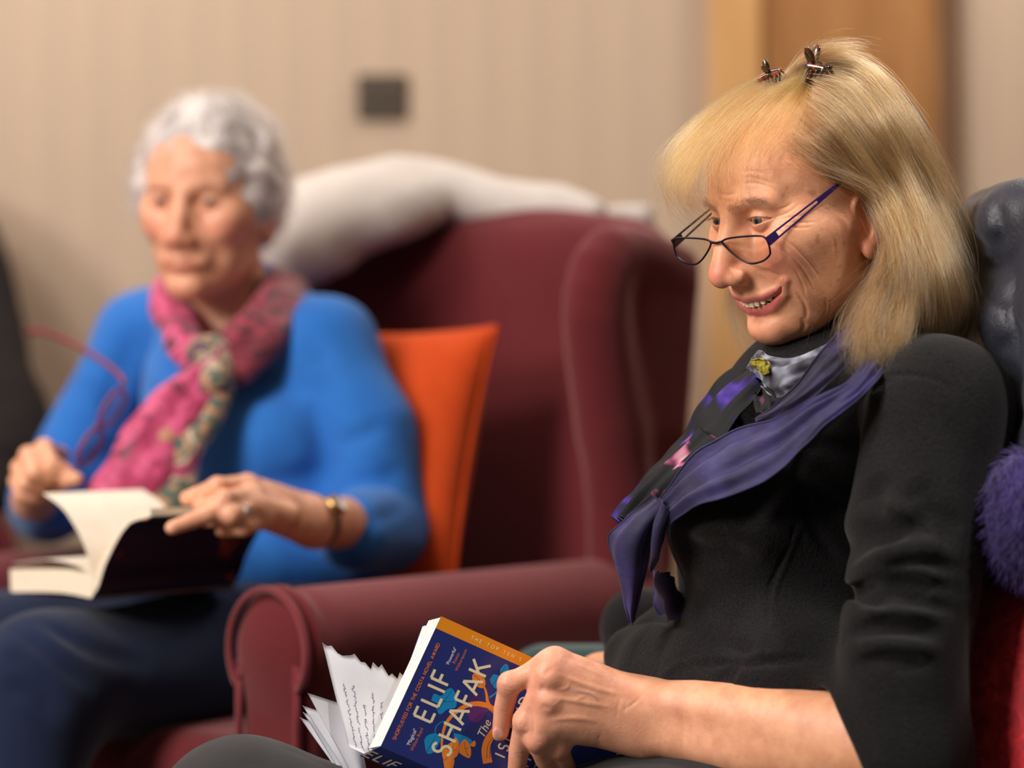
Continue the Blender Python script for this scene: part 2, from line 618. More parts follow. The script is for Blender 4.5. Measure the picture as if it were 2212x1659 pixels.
def head_sculpt(q):
    S = Sculpt()
    mm = 0.001

    def E(x, y, z, rx, ry, rz, k, rot=None, cut=False, sym=True):
        for s in ((1, -1) if sym and x else (1,)):
            R = rot
            if rot is not None and s < 0:
                Mx = np.diag([-1., 1, 1]); R = Mx @ rot @ Mx
            S.ell((s * x * mm, y * mm, z * mm), (rx * mm, ry * mm, rz * mm), k * mm, R, cut)

    def C(pts, rad, k, cut=False, sym=True):
        for s in ((1, -1) if sym else (1,)):
            S.chain([(s * p[0] * mm, p[1] * mm, p[2] * mm) for p in pts], np.asarray(rad, float) * mm, k * mm, cut)

    def B(x, y, z, r, a):
        for s in ((1, -1) if x else (1,)):
            S.push((s * x * mm, y * mm, z * mm), np.asarray(r, float) * mm, a * mm)

    def G(pts, w, depth):
        for s in (1, -1):
            S.crease([(s * p[0] * mm, p[1] * mm, p[2] * mm) for p in pts], w * mm, depth * mm)
    sm, ny, nz, py = q['smile'], q['nose_y'], q['nose_z'], q['chin_y']
    # skull
    E(0, -4, 48, 72, 88, 79, 1)
    E(0, -30, 28, 62, 60, 58, 20)
    E(0, 34, 56, 58, 59, 50, 26)
    # face block, jaw, chin
    E(0, 33, -14, 57, 50, 62, 25)
    C([(-1, 12, -52), (-1, 36, -64)], [44, 34], 25, sym=False)
    C([(44, 8, -50), (34, 40, -69), (12, py - 13, -79)], [15, 12, 12], 24)
    E(0, 54, -32, 40, 33, 44, 22)
    E(0, py - 8, -77, 17, 14, 14, 14)
    # neck
    C([(0, -14, -30), (0, -34, -90), (0, -52, -170)], [50, 49, 54], 22, sym=False)
    # cheekbones, cheeks, temples
    E(46, 58, 4, 17, 24, 16, 24)
    E(52, 30, 4, 13, 34, 26, 22)
    C([(58, 46, 2), (65, 12, 4)], [6, 6], 20)
    E(38 + sm, 68, -13 + 4 * sm, 16, 14 + 2 * sm, 15, 15)
    E(46 - q['thin'] * 4, 34, -32, 14, 32, 30, 25)
    # brow, orbits
    C([(11, 88, 38), (24, 86, 40), (42, 75, 39)], [5, 5.5, 5.5], 16)
    B(31, 92, 23, (15, 13, 11), -8)
    B(17, 94, 20, (7, 9, 9), -3.5)
    # nose
    C([(0, 82, 14), (0, 90, -4), (0, 95, -20)], [9, 11, 12], 10, sym=False)
    C([(0, 86, 28), (0, 96, 8), (0, ny - 15, nz + 9)], [8.5, 9, 9.5], 12, sym=False)
    C([(0, 88, 36), (0, 95, 20), (0, 106, 0), (0, ny - 8, nz + 4)], [2, 3.8, 5.5, 7], 12, sym=False)
    E(0, ny - 10, nz, 11, 10.5, 10.5, 8)
    E(12.5, ny - 20, nz - 2.5, 7.6, 12, 8.5, 6)
    E(6, ny - 15, nz - 12, 3.4, 6.5, 4.6, 4, cut=True)
    G([(20.5, ny - 24, nz + 2), (21, ny - 24.5, nz - 2), (20, ny - 26, nz - 8), (14, ny - 23, nz - 13)], 2.4, .8)
    C([(11, 86, 6), (14, 85, -8), (18, 83, -20)], [6, 7, 7], 10)
    # muzzle, lips
    uy, ly, z0 = q['up_y'], q['lo_y'], q['mz']
    E(0, uy - 25, -42, 29, 24.5, 24, 16)
    if uy - ly > 5: B(0, ly + 9, -60, (30, 14, 13), -.55 * (uy - ly))
    up, dn, mid = [(np.array(L) * mm) for L in lip_lines(q)]
    for L in (up, dn, mid):
        for _ in range(4):
            d, gn = S.grad(L); L -= np.clip(d, -.01, .01)[:, None] * gn
    q['lips'] = up, dn, mid
    up, dn, mid = [(L / mm) for L in (up, dn, mid)]
    C(up, np.array([1.0, 2.4, 3.3, 3.8, 3.6]) * q.get('ulip', 1), 7)
    C(dn, np.array([1.2, 3.0, 4.2, 4.7, 4.7]) * q.get('llip', 1), 7)
    g = q['gap']
    for off in (1.5, -4, -9):
        C([(p[0] * (1 if off > 0 else .94), p[1] + off, p[2]) for p in mid], [0.4, .9 * g + .3, 1.1 * g + .3, .6 * g + .25, .22 * g + .2], 1.6, cut=True)
    B(0, uy, z0 + 9, (4, 6, 7), -1.2)
    B(0, (ly + py) / 2 + 1, -66, (15, 9, 5), -2.4)
    # eyes: lid ball, opening
    for s in (1, -1):
        c = np.array([s * 31, 74.5, 23]) * mm
        S.ell(c, 13.9 * mm, 4 * mm)
        h_up, h_dn = q['lid_up'] * mm, q['lid_dn'] * mm

        def op(P, d, c=c, s=s, hu=h_up, hd=h_dn):
            w = P - c
            u = w[:, 0] * s / (14.0 * mm)
            tilt = 0.05 * w[:, 0] * s
            zu = hu * np.maximum(1 - np.abs(u) ** 2.2, -0.6) + tilt
            zl = -hd * np.maximum(1 - np.abs(u) ** 2.0, -0.6) + tilt
            r = np.linalg.norm(w, axis=1)
            e = np.maximum(np.maximum(w[:, 2] - zu, zl - w[:, 2]), 2 * mm - w[:, 1])
            e = np.maximum(e, 12.3 * mm - r)
            e = np.maximum(e, r - 24 * mm)
            e = np.maximum(e, (np.abs(u) - 1.02) * 14.0 * mm)
            return -smin(-d, e, 1.0 * mm)
        S.func(c - 0.025, c + 0.025, op)
    G([(18.5, 91, 23), (24, 91.5, 31), (33, 89, 33), (41, 84, 30.5), (46, 78, 26)], 1.5, 1.3)
    G([(19, 90, 17), (26, 88.5, 12.5), (36, 86, 11.5), (45, 79, 15)], 2.2, 1.1)
    # ears
    Re = rotm(('z', 0.30), ('x', 0.16))
    E(70, -8, 2, 5.0, 15, 29, 5, Re)
    E(75.5, -6, 5, 5, 8, 14, 3.5, Re, cut=True)
    E(74, -1, -8, 5, 5.5, 7, 3.5, Re, cut=True)
    hx = catmull([(70, 7, 6), (72, 5, 20), (75, -7, 31), (79, -20, 27), (79, -23, 12), (76.5, -17, -5), (73, -9, -18)], 22)
    C(hx.tolist(), np.linspace(2.3, 2.9, 22), 2.5)
    ah = catmull([(75.5, -15, 18), (76, -15, 4), (74, -8, -12)], 9)
    C(ah.tolist(), np.full(9, 2.3), 3)
    E(72.5, -3, -24, 4.6, 7.5, 8.5, 5)
    E(69, 6, -3, 4, 4, 6, 3.5)
    return S


def lip_mask(P, q):
    """1 on the lips"""
    mm = 0.001
    Q = P.copy(); Q[:, 0] = np.abs(Q[:, 0])
    up, dn, mid = q['lips']
    a = poly_dist(Q, up + np.array([0, 2.5, -.6]) * mm)
    b = poly_dist(Q, dn + np.array([0, 2.5, .3]) * mm)
    taper = np.clip((q['corner'][0] + 1.5 - Q[:, 0] / mm) / 8, 0.25, 1)
    return np.maximum(1 / (1 + np.exp((a - 3.9 * mm * q.get('ulip', 1) * taper) / (0.5 * mm))), 1 / (1 + np.exp((b - 5.6 * mm * q.get('llip', 1) * taper) / (0.6 * mm))))


def gauss(P, c, r):
    return np.exp(-(((P - np.asarray(c)) / np.asarray(r)) ** 2).sum(1))


def face_colours(P, q, base, lip, blush):
    Q = P.copy(); Q[:, 0] = np.abs(Q[:, 0])
    C = np.tile(np.array(base[:3]), (len(P), 1))

    def mixto(c, m):
        C[:] = C * (1 - m[:, None]) + np.array(c[:3]) * m[:, None]
    mixto(blush, 0.6 * gauss(Q, (.043, .075, -.012), (.022, .03, .02)))
    mixto(blush, 0.7 * gauss(Q, (0, .122, -.018), (.018, .022, .014)))
    mixto(blush, 0.30 * gauss(Q, (0, .1, -.08), (.02, .03, .016)))
    mixto(blush, 0.45 * gauss(Q, (.076, -.01, .0), (.014, .03, .04)))
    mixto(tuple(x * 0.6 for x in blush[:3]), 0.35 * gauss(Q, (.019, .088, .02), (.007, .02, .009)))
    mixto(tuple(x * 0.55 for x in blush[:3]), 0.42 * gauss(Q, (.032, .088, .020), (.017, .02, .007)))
    mixto(lip, 0.85 * lip_mask(P, q))
    inner = 1 / (1 + np.exp((poly_dist(Q, q['lips'][2] * [.9, 1, 1] + [0, -.0075, 0]) - .0065) / .0006))
    mixto((0.10, 0.02, 0.02), inner * 0.9)
    return C


def eyeball(fr, side, parent, gaze, iris_col, mat):
    """one eyeball with a painted iris and pupil and a bulging cornea"""
    mm = 0.001
    c = np.array([side * 31, 74.5, 23]) * mm
    n, m = 48, 64
    th = np.concatenate([np.linspace(0, 0.75, 30), np.linspace(0.8, PI, 18)])
    ph = np.linspace(0, 2 * PI, m, endpoint=False)
    T, Ph = np.meshgrid(th, ph, indexing='ij')
    r = 12.1 * mm + 0.7 * mm * np.exp(-(T / 0.42) ** 2)
    V = np.stack([r * np.sin(T) * np.cos(Ph), r * np.cos(T), r * np.sin(T) * np.sin(Ph)], -1).reshape(-1, 3)
    Tf = T.ravel(); Pf = Ph.ravel()
    col = np.tile([0.46, 0.40, 0.36], (len(V), 1))
    ir = (Tf < 0.49)
    col[ir] = np.array(iris_col) * (0.7 + 0.5 * np.abs(np.sin(Pf[ir] * 17)))[:, None]
    col[(Tf > 0.43) & (Tf < 0.53)] = np.array(iris_col) * 0.35
    col[Tf < 0.20] = 0.004
    R = rotm(('z', gaze[0]), ('x', gaze[1]))
    F = grid_faces(n, m, False, True)
    me = mesh_np(fr.w(V @ R.T + c), F)
    set_col(me, col)
    return link('eyeball', me, mat, parent)


def teeth(fr, parent, mat, q):
    """upper and lower row, one body per tooth, joined into one part"""
    mm = 0.001
    parts = []
    cx, cy, cz = q['corner']; z0 = q['mz']
    for yf, zt, zb, lift in ((q['up_y'] - 5.6, z0 + 5.5, z0 - 6.0, 1.0), (q['lo_y'] - 9, z0 - 6.0, z0 - 13, .8)):
        A = cx * .90; dep = (yf - cy) + 5
        s = 0.0
        arc = [(A * math.sin(t), yf - dep * (1 - math.cos(t)), t) for t in np.linspace(-1.5, 1.5, 301)]
        arc = np.array(arc)
        L = np.r_[0, np.cumsum(np.linalg.norm(np.diff(arc[:, :2], axis=0), axis=1))]
        mid = L[150]
        for i in range(-7, 7):
            w = 7.6 if abs(i + .5) < 1 else 6.4
            pos = mid + (i + .5) * 6.9
            if pos < 1 or pos > L[-1] - 1: continue
            x = np.interp(pos, L, arc[:, 0]); y = np.interp(pos, L, arc[:, 1])
            x1 = np.interp(pos + .5, L, arc[:, 0]); y1 = np.interp(pos + .5, L, arc[:, 1])
            tx, ty = (x1 - x) * 2, (y1 - y) * 2
            n = math.hypot(tx, ty); tx /= n; ty /= n
            rise = (cz - z0) * lift * (x / cx) ** 2 * .8
            V = []
            for z in np.linspace(0, 1, 6):
                f = 0.84 + 0.22 * math.sin(PI * (0.15 + 0.7 * z)) - 0.22 * (z > 0.95)
                for t in np.linspace(0, 2 * PI, 12, endpoint=False):
                    sx = w * .48 * f * np.sign(math.cos(t)) * abs(math.cos(t)) ** 0.6
                    sy = 2.3 * f * np.sign(math.sin(t)) * abs(math.sin(t)) ** 0.8
                    V.append((x + sx * tx - sy * ty, y + sx * ty + sy * tx, zt + (zb - zt) * z + rise))
            F = grid_faces(6, 12, False, True)
            V = np.array(V) * mm
            V = np.vstack([V, V[-12:].mean(0)])
            j = np.arange(12)
            cap = np.stack([60 + j, 60 + (j + 1) % 12, np.full(12, 72), np.full(12, 72)], 1)
            parts.append((fr.w(V), np.vstack([F, cap])))
    V, F = merge(parts)
    return link('teeth', mesh_vf(V, F), mat, parent)


# ------------------------------------------------------------------ the room
WY = 4.12


def wall_mat():
    m, nt, b = new_mat('striped_wallpaper')
    tc = nd(nt, 'ShaderNodeTexCoord')
    sx = nd(nt, 'ShaderNodeSeparateXYZ')
    nt.links.new(tc.outputs['Object'], sx.inputs['Vector'])
    mu = nd(nt, 'ShaderNodeMath', operation='MULTIPLY'); mu.inputs[1].default_value = 1 / 0.083
    nt.links.new(sx.outputs['X'], mu.inputs[0])
    fr = nd(nt, 'ShaderNodeMath', operation='FRACT')
    nt.links.new(mu.outputs[0], fr.inputs[0])
    a, c = lin(196, 173, 151), lin(192, 170, 149)
    st = ramp(nt, fr.outputs[0], [(0.0, lin(186, 163, 141)), (0.05, a), (0.36, a), (0.40, lin(187, 165, 143)), (0.46, c), (0.72, c), (0.78, lin(194, 169, 148)), (0.97, a)])
    n = nd(nt, 'ShaderNodeTexNoise', Scale=260.0, Detail=3.0)
    nt.links.new(coords(nt), n.inputs['Vector'])
    g = ramp(nt, n.outputs['Fac'], [(0.3, (0.95, 0.95, 0.95, 1)), (0.7, (1.05, 1.05, 1.05, 1))])
    nt.links.new(mixcol(nt, 0.6, st, g, 'MULTIPLY'), b.inputs['Base Color'])
    b.inputs['Roughness'].default_value = 0.75
    b.inputs['Specular IOR Level'].default_value = 0.25
    bump(nt, b, n.outputs['Fac'], 0.2, 0.0006)
    return m


M_WALL = wall_mat()
M_CEIL = plain('ceiling_paint', lin(232, 226, 215), 0.8)
M_CARPET = cloth('carpet', lin(112, 96, 84), lin(128, 110, 96), weave=500, bumpy=0.6)
link('wall_back', bm_box((-3.0, WY, 0), (3.0, WY + 0.12, 2.6)), M_WALL, kind='structure', smooth=False)
link('wall_left', bm_box((-3.12, -1.6, 0), (-3.0, WY + 0.12, 2.6)), M_WALL, kind='structure', smooth=False)
link('wall_right', bm_box((3.0, -1.6, 0), (3.12, WY + 0.12, 2.6)), M_WALL, kind='structure', smooth=False)
link('floor', bm_box((-3.12, -1.6, -0.1), (3.12, WY + 0.12, 0)), M_CARPET, kind='structure', smooth=False)
link('ceiling', bm_box((-3.12, -1.6, 2.6), (3.12, WY + 0.12, 2.7)), M_CEIL, kind='structure', smooth=False)
M_SKIRT = plain('skirting_paint', lin(226, 214, 196), 0.5)
link('baseboard_back', bm_box((-3.0, WY - 0.018, 0), (0.31, WY, 0.12), 0.004), M_SKIRT, kind='structure', smooth=False)


def wood_mat(name, c1, c2, scale=(26, 26, 2.2)):
    m, nt, b = new_mat(name)
    v = coords(nt, scale)
    n = nd(nt, 'ShaderNodeTexNoise', Scale=1.6, Detail=6.0, Distortion=0.6)
    nt.links.new(v, n.inputs['Vector'])
    nt.links.new(ramp(nt, n.outputs['Fac'], [(0.3, c1), (0.7, c2)]), b.inputs['Base Color'])
    b.inputs['Roughness'].default_value = 0.42
    bump(nt, b, n.outputs['Fac'], 0.08, 0.001)
    return m


M_OAK = wood_mat('light_oak', lin(196, 146, 90), lin(212, 166, 110))
M_OAK2 = wood_mat('brown_oak', lin(152, 104, 60), lin(174, 124, 76))
M_DARK_STRIP = wood_mat('dark_brown_grain', lin(92, 62, 40), lin(112, 78, 52))
xw = lambda px: (px - 1106) / FPX * WY
dr = empty('door_1', (xw(1800), WY, 0), kind='structure')
link('door_leaf', bm_box((xw(1636), WY - 0.012, 0.004), (xw(2034), WY + 0.03, 2.06), 0.002), M_OAK2, dr, False)
link('door_jamb', bm_box((xw(1530), WY - 0.034, 0.0), (xw(1640), WY + 0.03, 2.10), 0.004), M_OAK, dr, False)
link('door_jamb', bm_box((xw(2030), WY - 0.034, 0.0), (xw(2066), WY + 0.03, 2.10), 0.004), M_DARK_STRIP, dr, False)  # narrow dark brown strip along the right of the leaf
link('door_head', bm_box((xw(1530), WY - 0.034, 2.062), (xw(2066), WY + 0.03, 2.14), 0.004), M_OAK, dr, False)
hm = link('door_handle', mesh_vf(*tube([(xw(1690), WY - 0.012, 1.02), (xw(1690), WY - 0.06, 1.02), (xw(1700), WY - 0.068, 1.02), (xw(1840), WY - 0.068, 1.02)], 0.009, 12)), plain('satin_steel', lin(170, 168, 160), 0.3, 1.0), dr)

# switch plate
sp = empty('switch_plate', tuple(at(826, 210, WY - 0.006)), label='small dark bronze square switch plate on the striped beige wall', cat='switch plate')
M_BRZ = plain('dark_bronze', lin(74, 62, 50), 0.45, 0.35)
c0 = at(826, 210, WY)
link('plate', bm_box((c0[0] - 0.043, WY - 0.010, c0[2] - 0.038), (c0[0] + 0.043, WY, c0[2] + 0.038), 0.003), M_BRZ, sp, False)
for dx in (-0.017, 0.017):
    rk = bm_box((c0[0] + dx - 0.009, WY - 0.0155, c0[2] - 0.016), (c0[0] + dx + 0.009, WY - 0.0095, c0[2] + 0.016), 0.002)
    link('rocker', rk, M_BRZ, sp, False)
for dx in (-0.034, 0.034):
    link('screw', mesh_vf(*tube([(c0[0] + dx, WY - 0.009, c0[2]), (c0[0] + dx, WY - 0.0115, c0[2])], 0.003, 10)), M_BRZ, sp)


# ------------------------------------------------------------------ wing chairs
M_MAROON = cloth('maroon_upholstery', lin(90, 25, 31), lin(98, 29, 35), weave=1300, bumpy=0.3, sheen=0.35, sheen_tint=(1.0, 0.55, 0.55, 1), patch=9)
M_LEGW = wood_mat('dark_chair_leg', lin(60, 34, 22), lin(80, 46, 30))
M_PIPE = cloth('maroon_piping', lin(106, 34, 40), weave=900, bumpy=0.2)


def sculpt_part(name, S, lo, hi, h, mat, parent, fr=None, **kw):
    V, F = S.mesh(lo, hi, h, coarse=4)
    if fr is not None: V = fr.w(V)
    return link(name, mesh_np(V, F), mat, parent, **kw)


def wing_chair(loc, fwd, label, arm_z=0.687, group='maroon wing armchairs'):
    f = np.array([fwd[0], fwd[1], 0.0]); f /= np.linalg.norm(f)
    R = np.stack([np.array([f[1], -f[0], 0]), f, np.array([0, 0, 1.0])], 1)   # x right of the sitter, y forward
    fr = Frame((loc[0], loc[1], 0), R)
    root = empty('wing_armchair', (loc[0], loc[1], 0), math.atan2(R[1, 0], R[0, 0]), label=label, cat='armchair', group=group)
    tilt = rotm(('x', 0.10))
    S = Sculpt()                                           # backrest with a crowned top
    S.box((0, -0.368, 0.755), (0.300, 0.048, 0.355), 0.05, 0.01, tilt)
    S.ell((0, -0.398, 1.045), (0.27, 0.050, 0.09), 0.05, tilt)
    S.ell((0, -0.345, 0.80), (0.24, 0.04, 0.26), 0.05, tilt)
    sculpt_part('backrest', S, (-.36, -.56, .34), (.36, -.24, 1.20), 0.008, M_MAROON, root, fr)
    for s in (1, -1):
        S = Sculpt()                                       # wing: a padded side panel with a rolled front edge
        S.box((s * 0.340, -0.335, 0.84), (0.028, 0.085, 0.225), 0.022, 0.01, rotm(('x', 0.04)))
        S.box((s * 0.340, -0.318, 0.93), (0.030, 0.10, 0.105), 0.022, 0.03)
        e = catmull([(s * .335, -.275, arm_z - .03), (s * .340, -.262, .78), (s * .345, -.228, .90), (s * .348, -.212, .995), (s * .348, -.240, 1.050), (s * .346, -.32, 1.050), (s * .335, -.40, 1.03)], 16)
        S.chain(e, np.r_[np.full(10, .040), np.linspace(.040, .030, 6)], 0.02)
        S.plane_cut((0, -.362, 0.9), (0, -1, -.12))
        sculpt_part('wing', S, (s * .345 - .10, -.58, .56), (s * .345 + .10, -.12, 1.16), 0.006, M_MAROON, root, fr)
        S = Sculpt()                                       # arm with a rolled top and a scroll front
        S.box((s * 0.322, -0.03, 0.40), (0.040, 0.295, 0.255), 0.02, 0.01)
        S.chain([(s * .327, .235, arm_z - .062), (s * .327, -.30, arm_z - .058)], .060, 0.03)
        S.box((s * 0.327, 0.262, 0.40), (0.052, 0.022, arm_z - .45), 0.018, 0.03)
        S.ell((s * .327, .272, arm_z - .066), (.064, .022, .068), 0.012)
        a = sculpt_part('arm', S, (s * .327 - .10, -.38, .10), (s * .327 + .10, .34, arm_z + .03), 0.006, M_MAROON, root, fr)
        rim = [(s * .327 + .060 * math.sin(t), .292, arm_z - .066 + .064 * math.cos(t)) for t in np.linspace(-2.3, 2.3, 22)]
        rim = [(s * .327 - .046, .288, .16)] + rim[:1] + rim + rim[-1:] + [(s * .327 + .046, .288, .16)]
        link('piping', mesh_vf(*tube(fr.w(catmull(rim, 60)), .0042, 8)), M_PIPE, a)
    S = Sculpt()
    S.box((0, 0.0, 0.455), (0.275, 0.30, 0.065), 0.045, 0.01)
    S.ell((0, 0.02, 0.495), (0.25, 0.27, 0.035), 0.03)
    sculpt_part('seat_cushion', S, (-.32, -.36, .36), (.32, .36, .56), 0.008, M_MAROON, root, fr)
    S = Sculpt()
    S.box((0, -0.06, 0.28), (0.355, 0.345, 0.11), 0.02, 0.01)
    sculpt_part('seat_base', S, (-.40, -.45, .14), (.40, .33, .42), 0.012, M_MAROON, root, fr)
    for sx in (1, -1):
        for y, tip in ((.25, .27), (-.36, -.42)):
            v, q = tube([(sx * .31, y, .20), (sx * .312, (y + tip) / 2, .10), (sx * .315, tip, 0.0)], [.028, .024, .017], 14)
            link('leg', mesh_vf(fr.w(v), q), M_LEGW, root)
    return root, fr


CH1, CF = wing_chair((-0.30, 2.964), (-0.675, -0.737), 'maroon wing armchair with rolled arms under the woman in the blue jumper')
CH2, CF2 = wing_chair((-1.16, 3.585), (0.30, -0.954), 'maroon wing armchair at the left edge half hidden by a dark coat', arm_z=0.722)


# ------------------------------------------------------------------ white blanket over the chair back
def noise3(P, seed, n=14, f0=6.0, f1=30.0):
    r = np.random.default_rng(seed)
    out = np.zeros(len(P))
    for _ in range(n):
        d = r.normal(size=3); d /= np.linalg.norm(d)
        f = r.uniform(f0, f1)
        out += np.sin((P @ d) * f + r.uniform(0, 6.28)) / math.sqrt(n)
    return out


S = Sculpt()
Lb = lambda *p: CF.w(np.array(p))
S.chain([at(560, 520, 3.42), at(640, 470, 3.38), at(740, 435, 3.35), at(850, 420, 3.32), at(960, 428, 3.29), at(1080, 436, 3.24), at(1200, 440, 3.20), at(1285, 458, 3.17)], [.05, .055, .052, .050, .040, .030, .024, .014], .05)
S.chain([at(600, 500, 3.34), at(690, 480, 3.29), at(800, 462, 3.25), at(900, 450, 3.22)], [.045, .05, .045, .030], .05)
S.chain([at(590, 540, 3.29), at(660, 545, 3.25), at(740, 520, 3.22), at(840, 480, 3.20)], [.040, .040, .035, .022], .05)
S.chain([at(600, 575, 3.26), at(660, 575, 3.235), at(725, 562, 3.21)], [.030, .028, .020], .04)
S.box(Lb(.08, -.535, .98), (.26, .016, .16), .012, .06, CF.R @ rotm(('x', -.06)))
S.func(np.full(3, -9.), np.full(3, 9.), lambda P, d: d + 0.005 * noise3(P, 4, f0=14, f1=45))
M_BLANKET = cloth('white_fleece', lin(200, 190, 183), lin(211, 202, 195), weave=420, bumpy=0.5, patch=14)
sculpt_part('blanket', S, CF.w((0, -.43, 1.05)) - np.array([.5, .5, .26]), CF.w((0, -.43, 1.05)) + np.array([.5, .5, .24]), 0.008, M_BLANKET, None,
            label='white fleece blanket thrown over the top of the maroon chair back', cat='blanket')


# ------------------------------------------------------------------ cushions
def pillow(name, c, u, v, w, h, t, mat, parent=None, corner=0.12, seed=1, crumple=0.004, **kw):
    """square stuffed cushion; c centre, u/v unit in-plane axes"""
    u = np.asarray(u, float); u /= np.linalg.norm(u)
    v = np.asarray(v, float); v -= u * (u @ v); v /= np.linalg.norm(v)
    n = np.cross(u, v)
    m = 34
    a = np.sin(np.linspace(-1, 1, m) * PI / 2)
    A, B = np.meshgrid(a, a, indexing='ij')
    prof = (np.clip(1 - A ** 2, 0, 1) ** 0.42) * (np.clip(1 - B ** 2, 0, 1) ** 0.42)
    pin = 1 - corner * 0.5 * (1 - np.abs(B) ** 2) * (np.abs(A) ** 6)
    pin2 = 1 - corner * 0.5 * (1 - np.abs(A) ** 2) * (np.abs(B) ** 6)
    X, Y = A * w / 2 * pin, B * h / 2 * pin2
    sides = []
    for s in (1, -1):
        P = np.asarray(c) + X[..., None] * u + Y[..., None] * v + (s * (prof * t / 2 + 0.001))[..., None] * n
        P = P.reshape(-1, 3)
        P = P + (noise3(P, seed, f0=18, f1=60) * crumple * prof.ravel())[:, None] * n
        F = grid_faces(m, m)
        sides.append((P, F if s > 0 else F[:, ::-1]))
    V, F = merge(sides)
    edge = [(i, 0) for i in range(m)] + [(m - 1, j) for j in range(1, m)] + [(i, m - 1) for i in range(m - 2, -1, -1)] + [(0, j) for j in range(m - 2, 0, -1)]
    e = np.array([i * m + j for i, j in edge]); e2 = np.roll(e, -1)
    F = np.vstack([F, np.stack([e, e + m * m, e2 + m * m, e2], 1)])
    o = link(name, mesh_np(V, F), mat, parent, **kw)
    ring = V[e]
    link('piped_edge', mesh_vf(*tube(ring * .5 + V[e + m * m] * .5, 0.0045, 8, closed=True)), mat, o)
    return o


M_ORANGE = cloth('orange_wool', lin(190, 64, 18), lin(198, 72, 22), weave=420, bumpy=0.7, patch=30, sheen=0.2, sheen_tint=(1, .6, .3, 1))
cc = at(808, 985, 2.99)
pillow('cushion', cc, (0.86, -0.50, 0.0), (0.09, 0.30, 0.95), 0.29, 0.33, 0.11, M_ORANGE, seed=3,
       label='bright orange square cushion standing behind the blue jumper', cat='cushion')

# dark coat over the chair at the left edge
S = Sculpt()
q = lambda px, py, D: at(px, py, D)
S.chain([q(-200, 420, 4.00), q(-110, 470, 3.92), q(-70, 700, 3.80), q(-50, 1000, 3.66)], [.05, .055, .07, .08], .05)
S.chain([q(-75, 500, 3.86), q(-28, 700, 3.72), q(14, 880, 3.58), q(34, 985, 3.50)], [.040, .050, .050, .044], .05)
S.chain([q(-50, 900, 3.54), q(-14, 1000, 3.46), q(0, 1062, 3.42)], [.045, .045, .03], .04)
S.func(np.full(3, -9.), np.full(3, 9.), lambda P, d: d + 0.006 * noise3(P * np.array([1, 1, .35]), 9, f0=20, f1=60))
M_COAT = cloth('dark_wool', lin(25, 20, 21), lin(32, 26, 26), weave=700, bumpy=0.5, sheen=0.0)
sculpt_part('coat', S, (-1.22, 3.30, .60), (-.60, 4.11, 1.32), 0.008, M_COAT, None, label='dark brown-grey coat hung over the chair at the left edge', cat='coat')


# ------------------------------------------------------------------ hands
def hand_ops(S, wrist, wr, fingers, thumb, k=0.006, sc=1.0, palm=0.0125):
    """fingers: four lists [knuckle, middle joint, end joint, tip], index first; thumb [root, knuckle, joint, tip]; wr (2 pts) wrist rim"""
    mcp = [np.asarray(f[0], float) for f in fingers]
    for w, m in zip(wr, (mcp[0], mcp[3])):
        pass
    for i, m in enumerate(mcp):
        t = i / 3.0
        a = np.asarray(wr[0]) * (1 - t) + np.asarray(wr[1]) * t
        S.chain([a, a * .45 + m * .55, m], [palm * 1.25 * sc, palm * 1.1 * sc, palm * .86 * sc], 0.016)
    for i, f in enumerate(fingers):
        r = np.array([10.8, 10.1, 9.3, 7.7]) * [1.0, 1.03, .98, .88][i] * 0.001 * sc
        S.chain(f, r, k)
        S.ell(f[1], r[1] * 1.12, 0.004)
    r = np.array([13.5, 10.5, 9.3, 7.4]) * 0.001 * sc
    S.chain(thumb, r, 0.010)


# ------------------------------------------------------------------ woman in the blue jumper
H2 = Frame(at(457.5, 464, 2.97), rotm(('z', math.radians(164)), ('x', math.radians(-8)), ('y', math.radians(-2.4))))
Q2 = dict(smile=0.0, nose_y=122, nose_z=-20, chin_y=96, thin=2.0, up_y=102, lo_y=100, mz=-47, corner=(25, 86, -47), gap=.2, ulip=.7, lid_up=5.6, lid_dn=4.4)
W2 = empty('person', tuple(CF.w((0.04, -0.02, 0.0))), label='white-haired woman in bright blue jumper seated in the wing armchair reading', cat='person')
hs2 = head_sculpt(Q2)
for s in (1, -1):
    hs2.push((s * .046, .074, -.033), (.016, .02, .016), -.004)
L2 = lambda x, y, z: CF.w((x, y, z))
# right hand (image left) pinching the glasses and the page; left hand (image right) holding the cover
RW, LW = at(75, 1075, 2.95), at(672, 1128, 2.68)
RF = [[at(128, 985, 2.86), at(96, 968, 2.80), at(112, 1002, 2.775), at(140, 1015, 2.78)],
      [at(106, 1005, 2.85), at(62, 985, 2.795), at(72, 1022, 2.765), at(104, 1034, 2.775)],
      [at(84, 1024, 2.85), at(44, 1012, 2.80), at(52, 1046, 2.775), at(84, 1054, 2.785)],
      [at(66, 1042, 2.86), at(38, 1040, 2.82), at(46, 1068, 2.80), at(72, 1074, 2.80)]]
RT = [at(90, 1068, 2.90), at(112, 1052, 2.83), at(136, 1040, 2.79), at(166, 1034, 2.77)]
LF = [[at(535, 1046, 2.615), at(470, 1052, 2.580), at(436, 1066, 2.585), at(404, 1076, 2.595)],
      [at(545, 1070, 2.595), at(484, 1080, 2.550), at(452, 1094, 2.565), at(428, 1102, 2.580)],
      [at(556, 1098, 2.590), at(500, 1112, 2.545), at(470, 1120, 2.565), at(446, 1124, 2.585)],
      [at(572, 1122, 2.595), at(526, 1138, 2.560), at(500, 1144, 2.570), at(478, 1146, 2.585)]]
LT = [at(625, 1112, 2.615), at(540, 1092, 2.580), at(450, 1112, 2.540), at(372, 1140, 2.525)]
S = Sculpt()
